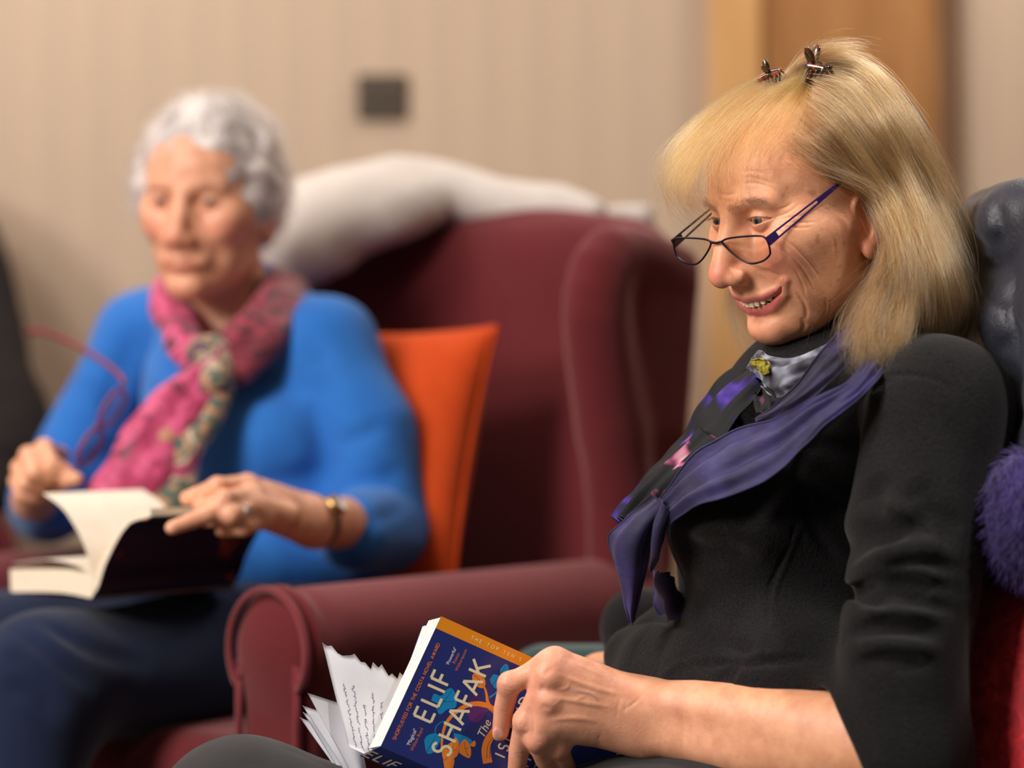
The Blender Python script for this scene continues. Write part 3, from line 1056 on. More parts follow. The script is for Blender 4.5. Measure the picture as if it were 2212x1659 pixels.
S.chain([H2.w((0, -.03, -.08)), at(500, 720, 3.04), at(540, 900, 3.06), at(590, 1150, 3.08), L2(.04, -.10, .62)], [.05, .075, .105, .11, .12], .06)
SHL, SHR = at(706, 752, 2.95), at(312, 730, 3.17)
ELL, ELR = at(838, 1135, 2.90), at(112, 1085, 3.14)
S.chain([SHL, at(500, 700, 3.05), SHR], [.034, .042, .034], .04)
S.chain([SHL, ELL], [.042, .036], .03)
S.chain([SHR, ELR], [.042, .036], .03)
S.chain([ELL, LW], [.038, .0255], .02)
S.chain([ELR, RW], [.038, .026], .02)
for s in (-1, 1):
    hx = -.09 if s < 0 else .13
    S.chain([L2(hx * .8, -.06, .585), L2(hx, .40, .585), L2(hx, .43, .28), L2(hx, .40, .09)], [.075, .055, .045, .035], .03)
    S.chain([L2(hx, .38, .06), L2(hx, .52, .035)], [.035, .028], .02)
S.sub(hs2, H2, (-.09, -.11, -.175), (.09, .135, .14), .012)
hand_ops(S, LW, (at(664, 1100, 2.685), at(680, 1150, 2.685)), LF, LT)
hand_ops(S, RW, (at(92, 1062, 2.94), at(62, 1086, 2.945)), RF, RT)
V, F = S.mesh((-.95, 2.30, 0.0), (.06, 3.35, 1.27), 0.0034)
me = mesh_np(V, F)
SKIN2 = lin(226, 166, 134)
Vl = H2.l(V)
C2 = np.tile(np.array(SKIN2[:3]), (len(V), 1))
hd = Vl[:, 2] > -.13
C2[hd] = face_colours(Vl[hd], Q2, SKIN2, lin(188, 112, 96), lin(222, 140, 118))
for s in (1, -1):                                     # eyebrows
    m = poly_dist(Vl, np.array([(s * .018, .098, .035), (s * .03, .096, .040), (s * .046, .084, .036)]))
    w = np.exp(-(m / .0045) ** 2)[:, None] * .45
    C2 = C2 * (1 - w) + np.array(lin(120, 96, 84)[:3]) * w
set_col(me, C2)
M_SKIN = skin_mat('skin')
M_EYE = vcol_mat('eye', 0.12)
link('body', me, M_SKIN, W2)
for s in (1, -1): eyeball(H2, s, W2, (.12, -.05), (.07, .06, .05), M_EYE)

# jumper
S = Sculpt()
S.chain([at(492, 700, 3.05), at(515, 850, 3.055), at(560, 1080, 3.08), at(600, 1280, 3.10)], [.085, .122, .125, .14], .05)
S.ell(at(470, 930, 2.98), (.085, .07, .08), .05); S.ell(at(600, 960, 2.93), (.08, .07, .075), .05)
S.chain([SHL, at(615, 702, 3.02), at(490, 665, 3.07), at(385, 680, 3.13), SHR], [.056, .050, .048, .048, .054], .04)
S.chain([SHL, at(792, 930, 2.91), ELL, at(765, 1148, 2.79)], [.058, .056, .056, .046], .03)
S.chain([SHR, at(215, 890, 3.15), ELR, at(95, 1072, 3.02)], [.058, .055, .054, .042], .03)
S.chain([at(400, 1170, 2.93), at(560, 1200, 2.92), at(690, 1190, 2.95)], [.07, .08, .075], .05)
# neck opening
S.ell(H2.w((0, -.045, -.13)), (.062, .062, .075), .008, cut=True)
S.chain([at(470, 640, 2.98), at(462, 760, 2.90), at(455, 830, 2.88)], [.052, .034, .008], .01, cut=True)
S.func(np.full(3, -9.), np.full(3, 9.), lambda P, d: d + 0.0022 * noise3(P, 12, f0=20, f1=50))
for L, w, dp in ([[(700, 790), (690, 880), (705, 980), (720, 1060)], .016, .005], [[(690, 830), (600, 850), (520, 860)], .016, .005],
                 [[(715, 1010), (620, 1040), (540, 1030)], .016, .005], [[(830, 900), (790, 940), (720, 960)], .012, .005],
                 [[(880, 1010), (810, 1040), (740, 1040)], .012, .005], [[(885, 1090), (820, 1120), (760, 1110)], .011, .004],
                 [[(300, 700), (250, 830), (230, 930)], .014, .007], [[(250, 960), (200, 1000), (170, 1050)], .012, .008],
                 [[(640, 690), (690, 760), (700, 800)], .012, .006]):
    S.crease(catmull(cast(S, L, near=2.6, far=3.4), 9), w, dp)
M_BLUE = cloth('blue_knit', lin(38, 104, 186), lin(46, 112, 194), weave=620, bumpy=0.5, patch=20, sheen=0.25, sheen_tint=(.6, .8, 1, 1))
sculpt_part('jumper', S, (-.75, 2.68, .52), (.03, 3.38, 1.10), 0.0055, M_BLUE, W2)

# trousers and shoes
S = Sculpt()
S.chain([L2(.03, -.14, .62), L2(.03, -.02, .60)], [.145, .14], .05)
for s in (-1, 1):
    hx = -.09 if s < 0 else .13
    S.chain([L2(hx * .8, -.06, .575), L2(hx, .2, .582), L2(hx, .405, .578)], [.092, .082, .070], .04)
    S.chain([L2(hx, .405, .572), L2(hx, .44, .45), L2(hx - .01, .43, .12)], [.070, .066, .058], .04)
S.func(np.full(3, -9.), np.full(3, 9.), lambda P, d: d + 0.0035 * noise3(P, 21, f0=16, f1=44))
for L in ([(20, 1350), (110, 1420), (210, 1500)], [(0, 1480), (70, 1500), (130, 1560)], [(60, 1340), (190, 1400), (330, 1440)], [(10, 1400), (60, 1450), (150, 1530)]):
    S.crease(catmull(cast(S, L, near=2.4, far=3.3), 8), .009, .009)
M_NAVY = cloth('navy_twill', lin(16, 27, 55), lin(21, 34, 64), weave=900, bumpy=0.3, patch=12, sheen=0.15)
sculpt_part('trousers', S, CF.w((.02, .16, .40)) - [.52, .52, .36], CF.w((.02, .16, .40)) + [.52, .52, .40], 0.007, M_NAVY, W2)
M_SHOE = plain('black_leather', lin(30, 28, 28), 0.35)
for s in (-1, 1):
    hx = -.09 if s < 0 else .13
    S = Sculpt()
    S.chain([L2(hx, .36, .05), L2(hx, .46, .045), L2(hx, .55, .034)], [.042, .042, .030], .02)
    S.plane_cut((0, 0, .004), (0, 0, -1))
    sculpt_part('shoe', S, L2(hx, .45, .06) - [.17, .17, .065], L2(hx, .45, .06) + [.17, .17, .09], 0.006, M_SHOE, W2)

# hair: a cap with curls over it
def hull_cut(S, fr, c, r, k=.006):
    S.ell(fr.w(c), r, k, fr.R, cut=True)


S = Sculpt()
S.ell((0, -.010, .058), (.084, .098, .088), .01)
S.ell((0, -.040, .010), (.076, .068, .070), .02)
for s in (1, -1):
    S.ell((s * .072, .010, .030), (.022, .035, .042), .02)
S.func(np.full(3, -1.), np.full(3, 1.), lambda P, d: d + .0028 * noise3(P, 6, n=10, f0=110, f1=230))
S.ell((0, .108, -.004), (.062, .060, .086), .010, cut=True)
for s in (1, -1): S.ell((s * .080, -.002, -.040), (.040, .040, .042), .008, cut=True)
S.plane_cut((0, -.06, -.055), (0, .35, -1), .01)
HV, HF = S.mesh((-.12, -.13, -.10), (.12, .12, .17), 0.0025)
M_WHAIR = vcol_mat('white_hair', 0.55, 0.4)
me = mesh_np(H2.w(HV), HF)
nz = noise3(HV, 31, n=12, f0=60, f1=220)
g = np.clip(.60 + .22 * nz, .1, .95)[:, None]
hc = np.array(lin(224, 214, 212)[:3]) * g + np.array(lin(96, 84, 80)[:3]) * (1 - g)
set_col(me, hc)
hair2 = link('hair', me, M_WHAIR, W2)


def hair_strands(name, P, rad, colr, mat, parent):
    """P (n,m,3) world; one curve per strand"""
    n, m = P.shape[:2]
    h = bpy.data.hair_curves.new(name)
    h.add_curves([m] * n)
    M = Matrix.Identity(4)
    q = parent
    if q is not None:
        M = Matrix.LocRotScale(q.location, q.rotation_euler, None)
        if q.parent is not None:
            M = Matrix.LocRotScale(q.parent.location, q.parent.rotation_euler, None) @ M
    Mi = np.array(M.inverted())
    W = P.reshape(-1, 3) @ Mi[:3, :3].T + Mi[:3, 3]
    h.attributes['position'].data.foreach_set('vector', W.astype(np.float32).ravel())
    t = np.linspace(0, 1, m)
    r = np.broadcast_to(np.asarray(rad)[..., None] if np.ndim(rad) else rad, (n, m)) * (1 - .6 * t ** 3)
    a = h.attributes.get('radius') or h.attributes.new('radius', 'FLOAT', 'POINT')
    a.data.foreach_set('value', r.astype(np.float32).ravel())
    c = h.attributes.new('hcol', 'FLOAT_COLOR', 'CURVE')
    c.data.foreach_set('color', np.c_[colr, np.ones(n)].astype(np.float32).ravel())
    h.materials.append(mat)
    o = bpy.data.objects.new(name, h)
    COL.objects.link(o)
    o.parent = parent
    o['kind'] = 'stuff'
    return o


def hair_mat(name, rough=0.35, spec=0.5):
    m = bpy.data.materials.new(name); m.use_nodes = True
    nt = m.node_tree
    for n in list(nt.nodes):
        if n.type == 'BSDF_PRINCIPLED': nt.nodes.remove(n)
    a = nd(nt, 'ShaderNodeAttribute', attribute_name='hcol')
    b = nd(nt, 'ShaderNodeBsdfHairPrincipled')
    b.parametrization = 'COLOR'
    b.inputs['Roughness'].default_value = rough
    b.inputs['Radial Roughness'].default_value = 0.45
    b.inputs['Random Roughness'].default_value = 0.1
    nt.links.new(a.outputs['Color'], b.inputs['Color'])
    out = [n for n in nt.nodes if n.type == 'OUTPUT_MATERIAL'][0]
    nt.links.new(b.outputs[0], out.inputs['Surface'])
    return m


M_HAIR = hair_mat('hair_fibre')
# short curls
n = 3800
ii = rng.integers(0, len(HV), n)
root = HV[ii]
nrm = root - np.array([0, -.02, .03]); nrm /= np.linalg.norm(nrm, axis=1)[:, None]
tan = np.cross(nrm, rng.normal(size=(n, 3))); tan /= np.linalg.norm(tan, axis=1)[:, None]
bit = np.cross(nrm, tan)
tt = np.linspace(0, 1, 10)
rc = rng.uniform(.005, .011, n)[:, None, None]
a = (tt * rng.uniform(3.0, 6.0, n)[:, None])[..., None]
P = root[:, None] + rc * (np.sin(a) * tan[:, None] + (1 - np.cos(a)) * .6 * nrm[:, None] + .5 * tt[None, :, None] * bit[:, None])
cw = np.array(lin(214, 204, 202)[:3]) * (rng.uniform(.5, 1.0, n) * np.clip(.8 + .3 * noise3(root, 33, f0=60, f1=180), .35, 1.15))[:, None]
hair_strands('curls', H2.w(P.reshape(-1, 3)).reshape(P.shape), .00022, cw, M_HAIR, hair2)


# patterned scarf
def scarf_mat(name, cols, scale=22.0):
    m, nt, b = new_mat(name)
    v = coords(nt)
    n = nd(nt, 'ShaderNodeTexNoise', Scale=scale, Detail=2.0, Distortion=1.2)
    nt.links.new(v, n.inputs['Vector'])
    k = len(cols)
    st = []
    for i, c in enumerate(cols):
        p0 = .28 + .44 * i / k
        st += [(p0, c), (p0 + .44 / k * .75, c)]
    c = ramp(nt, n.outputs['Fac'], st)
    nt.links.new(c, b.inputs['Base Color'])
    b.inputs['Roughness'].default_value = 0.6
    b.inputs['Sheen Weight'].default_value = 0.2
    n2 = nd(nt, 'ShaderNodeTexNoise', Scale=900.0)
    nt.links.new(v, n2.inputs['Vector'])
    bump(nt, b, n2.outputs['Fac'], 0.2, 0.0005)
    return m


SC_PINK = scarf_mat('pink_silk', [lin(112, 34, 60), lin(176, 52, 98), lin(206, 78, 124), lin(96, 34, 52)], 20)
SC_BURG = scarf_mat('burgundy_silk', [lin(62, 22, 36), lin(118, 36, 54), lin(150, 52, 70), lin(40, 30, 46)], 24)
SC_MIX = scarf_mat('floral_silk', [lin(38, 36, 54), lin(150, 52, 86), lin(196, 170, 144), lin(70, 94, 84), lin(180, 132, 98), lin(52, 48, 70)], 17)
sc2 = empty('scarf', tuple(at(450, 700, 2.92)))
sc2.parent = W2
sc2.location = Vector(tuple(at(450, 700, 2.92))) - W2.location
W2M = W2


def rope(name, pts, rads, mat, parent, k=.012, h=.004, flat=None, seed=3, amp=.003):
    S = Sculpt()
    pts = np.asarray(pts)
    for off in (flat if flat is not None else [np.zeros(3)]):
        S.chain(pts + off, rads, k)
    S.func(np.full(3, -9.), np.full(3, 9.), lambda P, d: d + amp * noise3(P, seed, f0=40, f1=120))
    rm = max(rads) + .03
    V, F = S.mesh(pts.min(0) - rm, pts.max(0) + rm, h)
    return link(name, mesh_np(V, F), mat, parent)


fl = [np.array([-.012, 0, .006]), np.array([.012, 0, -.006])]
rope('scarf_loop', catmull([at(470, 600, 3.12), at(585, 610, 3.08), at(612, 650, 2.97), at(560, 720, 2.90), at(500, 790, 2.865)], 12), np.linspace(.024, .018, 12), SC_BURG, W2, flat=fl, seed=5)
rope('scarf_loop', catmull([at(470, 600, 3.12), at(395, 610, 3.08), at(374, 660, 2.98), at(400, 735, 2.91), at(446, 795, 2.87)], 12), np.linspace(.016, .016, 12), SC_PINK, W2, flat=fl, seed=6)
rope('scarf_knot', [at(452, 770, 2.86), at(470, 815, 2.85)], [.026, .024], SC_MIX, W2, seed=7)
rope('scarf_tail', catmull([at(458, 810, 2.855), at(405, 860, 2.84), at(350, 930, 2.82), at(300, 1010, 2.80), at(262, 1085, 2.80)], 12), np.linspace(.015, .026, 12), SC_PINK, W2, flat=fl, seed=8)
rope('scarf_tail', catmull([at(462, 820, 2.855), at(425, 890, 2.84), at(385, 960, 2.82), at(355, 1040, 2.81), at(335, 1100, 2.81)], 12), np.linspace(.015, .028, 12), SC_MIX, W2, flat=fl, seed=9)
bpy.data.objects.remove(sc2)

# wristwatch and ring
wd = np.array(LW) - np.array(ELL); wd /= np.linalg.norm(wd)
e1 = np.cross(wd, [0, 0, 1]); e1 /= np.linalg.norm(e1); e2 = np.cross(e1, wd)
wc = np.array(LW) - wd * .012
M_GOLD = plain('gold_metal', lin(214, 178, 112), 0.28, 1.0)
M_STRAP = plain('brown_leather', lin(86, 56, 36), 0.5)
wt = empty('wristwatch', tuple(wc), label='small gold wristwatch with a brown strap on the blue-jumper woman', cat='watch')
ringp = [wc + .0285 * (math.cos(t) * e1 + math.sin(t) * e2) for t in np.linspace(0, 2 * PI, 40, endpoint=False)]
link('strap', mesh_vf(*tube(np.array(ringp), .0062, 10, closed=True, flat=.35)), M_STRAP, wt)
toc = np.array([0, 0, CAMZ]) - wc; toc -= wd * (toc @ wd); toc = toc / np.linalg.norm(toc) * .6 + e2 * .5; toc /= np.linalg.norm(toc)
link('watch_case', mesh_vf(*tube([wc + toc * .0275, wc + toc * .0365], .0125, 24)), M_GOLD, wt)
link('dial', mesh_vf(*tube([wc + toc * .0362, wc + toc * .0371], .0102, 24)), plain('watch_dial', lin(236, 230, 214), 0.3), wt)
rp = (np.asarray(LF[2][0]) * .45 + np.asarray(LF[2][1]) * .55); rd_ = np.asarray(LF[2][1]) - np.asarray(LF[2][0]); rd_ /= np.linalg.norm(rd_)
a1 = np.cross(rd_, [0, 0, 1]); a1 /= np.linalg.norm(a1); a2 = np.cross(a1, rd_)
rg = empty('ring', tuple(rp), label='silver ring with a pale stone on the hand of the blue-jumper woman', cat='ring')
link('band', mesh_vf(*tube([rp + .0103 * (math.cos(t) * a1 + math.sin(t) * a2) for t in np.linspace(0, 2 * PI, 28, endpoint=False)], .0016, 8, closed=True)), plain('silver_metal', lin(220, 220, 222), 0.2, 1.0), rg)
st = Sculpt(); cdir = np.array([0, 0, CAMZ]) - rp; cdir /= np.linalg.norm(cdir)
st.ell(rp + cdir * .0118, (.005, .005, .005), .002)
sculpt_part('stone', st, rp + cdir * .0118 - .008, rp + cdir * .0118 + .008, .001, plain('pale_stone', lin(236, 236, 232), 0.1), rg)

# red reading glasses held in her right hand: front seen edge-on, one temple reaching out
M_RED = plain('burgundy_acetate', lin(124, 34, 52), 0.3)
M_LENS = None


def lens_mat():
    m = bpy.data.materials.new('lens_glass'); m.use_nodes = True
    nt = m.node_tree
    for n_ in list(nt.nodes):
        if n_.type == 'BSDF_PRINCIPLED': nt.nodes.remove(n_)
    g = nd(nt, 'ShaderNodeBsdfGlossy', Roughness=0.02)
    t = nd(nt, 'ShaderNodeBsdfTransparent', Color=(0.93, 0.92, 0.90, 1))
    fz = nd(nt, 'ShaderNodeLayerWeight', Blend=0.12)
    mx = nd(nt, 'ShaderNodeMixShader')
    nt.links.new(fz.outputs['Fresnel'], mx.inputs[0]); nt.links.new(t.outputs[0], mx.inputs[1]); nt.links.new(g.outputs[0], mx.inputs[2])
    out = [n_ for n_ in nt.nodes if n_.type == 'OUTPUT_MATERIAL'][0]
    nt.links.new(mx.outputs[0], out.inputs['Surface'])
    return m


M_LENS = lens_mat()


def rim_loop(w, h, n=44, sq=2.6, drop=0.0):
    t = np.linspace(0, 2 * PI, n, endpoint=False)
    x = np.sign(np.cos(t)) * np.abs(np.cos(t)) ** (2 / sq) * w / 2
    y = np.sign(np.sin(t)) * np.abs(np.sin(t)) ** (2 / sq) * h / 2
    return x, y


gA, gB = at(168, 1010, 2.79), at(270, 836, 2.80)
gl2 = empty('glasses', tuple(gA), label='burgundy reading glasses dangling from the hand of the blue-jumper woman', cat='glasses')
ax = gB - gA; gw = np.linalg.norm(ax); ax /= gw
nrm_ = np.array([.90, -.30, .1]); nrm_ -= ax * (nrm_ @ ax); nrm_ /= np.linalg.norm(nrm_)
ay = np.cross(nrm_, ax)
for cx_ in (.26, .74):
    x, y = rim_loop(gw * .42, .034)
    loop = gA + ax * gw * cx_ + x[:, None] * ax + y[:, None] * ay
    link('rim', mesh_vf(*tube(loop, .0023, 8, closed=True)), M_RED, gl2)
    V = np.vstack([loop + nrm_ * .0006, loop - nrm_ * .0006]); k_ = len(loop)
    F = [list(range(k_)), list(range(2 * k_ - 1, k_ - 1, -1))] + [[i, i + k_, (i + 1) % k_ + k_, (i + 1) % k_] for i in range(k_)]
    link('lens', mesh_np(V, F), M_LENS, gl2, smooth=False)
link('bridge', mesh_vf(*tube(catmull([gA + ax * gw * .46 + ay * .006, gA + ax * gw * .5 + ay * .010, gA + ax * gw * .54 + ay * .006], 8), .0026, 8)), M_RED, gl2)
link('temple', mesh_vf(*tube(catmull([gB + ay * .006, at(262, 815, 2.82), at(215, 776, 2.90), at(150, 738, 2.98), at(95, 716, 3.03), at(60, 716, 3.06)], 24), np.linspace(.0030, .0034, 24), 8)), M_RED, gl2)
link('temple', mesh_vf(*tube(catmull([gA + ay * .004, at(150, 1024, 2.785), at(120, 1034, 2.80), at(80, 1040, 2.84)], 14), .0030, 8)), M_RED, gl2)

# open paperback on her lap
M_PAPER = grainy('cream_paper', lin(232, 220, 202), lin(238, 228, 212), 60.0, 0.8, 0.05)
M_PAPER2 = grainy('page_edges', lin(222, 206, 182), lin(236, 222, 200), (40.0, 40.0, 900.0), 0.85, 0.15)


def dark_cover():
    m, nt, b = new_mat('dark_floral_cover')
    v = coords(nt)
    n = nd(nt, 'ShaderNodeTexNoise', Scale=26.0, Detail=1.0, Distortion=0.5)
    nt.links.new(v, n.inputs['Vector'])
    c = ramp(nt, n.outputs['Fac'], [(0.0, lin(26, 24, 52)), (0.60, lin(26, 24, 52)), (0.64, lin(176, 78, 34)), (0.70, lin(150, 64, 40)), (0.73, lin(30, 26, 56))])
    nt.links.new(c, b.inputs['Base Color'])
    b.inputs['Roughness'].default_value = 0.35
    return m


M_DCOV = dark_cover()
bo = at(200, 1298, 2.585)
bk2 = empty('open_book', tuple(bo), label='open paperback with a dark cover on the lap of the blue-jumper woman', cat='book')
ba = np.array([.675, .737, 0.0]); br = np.array([-.737, .675, 0.0]); bz = np.array([0, 0, 1.0])


def sheet(name, prof, mat, a0, a1, th, parent, n=14, **kw):
    """thick curved leaf: profile points (r,z) swept along the spine axis"""
    pr = catmull(np.array(prof, float), n)
    T = np.gradient(pr, axis=0); T /= np.linalg.norm(T, axis=1)[:, None]
    N = np.stack([-T[:, 1], T[:, 0]], 1)
    parts = []
    ring = np.vstack([pr + N * th / 2, (pr - N * th / 2)[::-1]])
    V = []
    for a in np.linspace(a0, a1, 6):
        V.append(bo + ring[:, :1] * br + ring[:, 1:] * bz + a * ba)
    V = np.array(V); m = len(ring)
    F = [list(q_) for q_ in grid_faces(6, m, False, True)]
    F.append(list(range(m))[::-1]); F.append([5 * m + i for i in range(m)])
    return link(name, mesh_np(V.reshape(-1, 3), F), mat, parent, smooth=False, **kw)


sheet('page_block', [(0, .0145), (.05, .0175), (.10, .016), (.150, .013)], M_PAPER2, .002, .196, .025, bk2)
sheet('cover', [(0.004, 0.0005), (.06, .0005), (.153, .0005)], M_DCOV, 0, .198, .0012, bk2)
sheet('page_block', [(0, .010), (-.018, .045), (-.052, .084), (-.095, .098)], M_PAPER2, .002, .196, .008, bk2)
sheet('cover', [(.004, .0005), (-.012, .018), (-.025, .044), (-.060, .083), (-.100, .0925)], M_DCOV, 0, .198, .0012, bk2)
sheet('page', [(0, .022), (.018, .06), (.052, .095), (.090, .112)], M_PAPER, .002, .140, .0005, bk2)
sheet('page', [(.002, .024), (.030, .036), (.085, .040), (.146, .032)], M_PAPER, .002, .196, .0005, bk2)


# ------------------------------------------------------------------ sofa end, throw, cushion and coat behind the woman in black
M_TEAL = cloth('teal_upholstery', lin(20, 56, 58), lin(26, 64, 66), weave=1200, bumpy=0.3, patch=10)
sofa = empty('sofa', (0.25, 1.9, 0), label='teal upholstered sofa under the woman in the black fleece', cat='sofa')
S = Sculpt(); S.box((.20, 1.86, .37), (.26, .64, .075), .045, .01)
sculpt_part('seat_cushion', S, (-.10, 1.18, .26), (.50, 2.54, .50), .012, M_TEAL, sofa)
S = Sculpt(); S.box((.22, 1.88, .20), (.28, .70, .10), .02, .01)
sculpt_part('base', S, (-.10, 1.14, .06), (.54, 2.62, .34), .014, M_TEAL, sofa)
S = Sculpt(); S.box((.585, 1.88, .58), (.075, .74, .46), .05, .01, rotm(('y', .06)))
sculpt_part('backrest', S, (.42, 1.08, .06), (.74, 2.68, 1.10), .014, M_TEAL, sofa)
S = Sculpt(); S.box((.26, 2.575, .352), (.27, .055, .27), .045, .01)
sculpt_part('arm', S, (-.06, 2.48, .06), (.58, 2.67, .66), .010, M_TEAL, sofa)
for x, y in ((-.02, 1.22), (-.02, 2.54), (.56, 1.22), (.56, 2.54)):
    link('leg', mesh_vf(*tube([(x, y, .12), (x, y, 0)], [.026, .019], 14)), M_LEGW, sofa)

# quilted dark coat over the backrest
S = Sculpt()
S.box(at(2215, 735, 2.34), (.052, .30, .140), .045, .01, rotm(('y', .10)))
S.chain([at(2120, 512, 2.50), at(2150, 492, 2.34), at(2200, 482, 2.18)], [.030, .036, .038], .04)
S.chain([at(2135, 560, 2.44), at(2170, 600, 2.30), at(2200, 700, 2.16)], [.032, .034, .034], .03)
S.chain([at(2165, 800, 2.40), at(2192, 860, 2.28), at(2215, 930, 2.18)], [.030, .030, .030], .03)
for L in ([(2085, 520), (2130, 530), (2212, 500)], [(2110, 560), (2160, 570), (2212, 520)], [(2130, 640), (2170, 640), (2212, 600)], [(2140, 760), (2180, 740), (2212, 690)],
          [(2150, 850), (2185, 830), (2212, 800)], [(2170, 930), (2212, 890)], [(2150, 420), (2165, 500), (2150, 560)], [(2200, 560), (2185, 640), (2200, 760), (2188, 860)]):
    S.crease(catmull(cast(S, L, near=1.9, far=2.8), 9), .007, .005)
S.func(np.full(3, -9.), np.full(3, 9.), lambda P, d: d + .0018 * noise3(P, 15, f0=40, f1=110))
m, nt, b = new_mat('navy_nylon')
b.inputs['Base Color'].default_value = lin(34, 36, 50)
b.inputs['Roughness'].default_value = 0.5
b.inputs['Sheen Weight'].default_value = 0.1
n = nd(nt, 'ShaderNodeTexNoise', Scale=120.0, Detail=4.0, Distortion=1.5)
nt.links.new(coords(nt), n.inputs['Vector'])
bump(nt, b, n.outputs['Fac'], 0.5, .002)
M_NYLON = m
pc = sculpt_part('coat', S, (.36, 1.98, .76), (.60, 2.72, 1.14), .005, M_NYLON, None, label='dark navy quilted coat hung over the sofa back behind the blonde hair', cat='coat')

# purple fluffy throw
S = Sculpt()
S.chain([at(2150, 1120, 2.42), at(2170, 1100, 2.30), at(2205, 1085, 2.16), at(2240, 1070, 2.06)], [.03, .036, .040, .04], .04)
S.chain([at(2140, 1200, 2.40), at(2160, 1180, 2.28), at(2195, 1160, 2.16), at(2240, 1150, 2.06)], [.03, .036, .040, .04], .04)
S.chain([at(2100, 1280, 2.40), at(2120, 1275, 2.28), at(2160, 1265, 2.18)], [.03, .034, .03], .04)
S.chain([at(2090, 1340, 2.36), at(2110, 1340, 2.28)], [.024, .026], .04)
TV, TF = S.mesh((.34, 1.95, .55), (.56, 2.60, .90), .005)
M_PURP = cloth('purple_plush', lin(46, 34, 88), lin(58, 44, 104), weave=300, bumpy=0.6, sheen=0.5, sheen_tint=(.7, .6, 1, 1))
throw = link('throw', mesh_np(TV, TF), M_PURP, None, label='purple fluffy throw on the sofa between coat and red cushion', cat='throw')
n = 16000
vis = np.where(TV[:, 0] < .50)[0]
ii = rng.choice(vis, n)
root = TV[ii]
d0, g0 = S.grad(root)
cl = noise3(root, 51, f0=60, f1=160)[:, None] * np.array([.3, .5, .4]) + np.stack([noise3(root, 52, f0=60, f1=160), noise3(root, 53, f0=60, f1=160), noise3(root, 54, f0=60, f1=160)], 1) * .5
dirn = g0 + cl + np.array([0, 0, -.35]) + rng.normal(size=(n, 3)) * .15
dirn /= np.linalg.norm(dirn, axis=1)[:, None]
ln = rng.uniform(.008, .015, n)[:, None, None]
t = np.linspace(0, 1, 6)[None, :, None]
P = root[:, None] + ln * (t * dirn[:, None] + t ** 2 * np.array([0, 0, -.35]))
hair_strands('pile', P, .00032, np.array(lin(68, 55, 108)[:3]) * rng.uniform(.6, 1.1, n)[:, None], vcol_mat('plush_fibre', .8, .1, layer='hcol', sheen=.3), throw)

# red crushed-velvet cushion
m, nt, b = new_mat('red_crushed_velvet')
v = coords(nt)
n = nd(nt, 'ShaderNodeTexNoise', Scale=55.0, Detail=4.0, Distortion=1.6)
nt.links.new(v, n.inputs['Vector'])
nt.links.new(ramp(nt, n.outputs['Fac'], [(.32, lin(156, 16, 26)), (.55, lin(202, 28, 38)), (.72, lin(236, 66, 68))]), b.inputs['Base Color'])
b.inputs['Roughness'].default_value = .6
b.inputs['Sheen Weight'].default_value = .4
b.inputs['Sheen Tint'].default_value = (1, .4, .4, 1)
bump(nt, b, n.outputs['Fac'], .5, .002)
M_REDV = m
pillow('cushion', at(2200, 1470, 2.19), (0.42, -0.90, .12), (.26, 0.10, .95), .44, .42, .17, M_REDV, seed=8, crumple=.006,
       label='red crushed-velvet cushion behind the elbow of the woman in black', cat='cushion')


# ------------------------------------------------------------------ woman in the black fleece
W1 = empty('person', (0.28, 2.26, 0.0), label='smiling woman with long blonde hair in a black fleece holding a book', cat='person')
Q1 = dict(smile=1.0, nose_y=121.5, nose_z=-22.5, chin_y=80, thin=0, up_y=92.5, lo_y=77, lip_h=12.5, ulip=.62, llip=.76, mz=-51, corner=(41, 62, -31), gap=2.1, lid_up=4.1, lid_dn=3.2)
H1 = Frame(at(1758, 486, 2.245), rotm(('z', math.radians(119.5)), ('x', math.radians(-14.8)), ('y', math.radians(-3.0))))


def Z2(L): return [(1420 + x / 3.858, 350 + y / 3.858) for x, y in L]


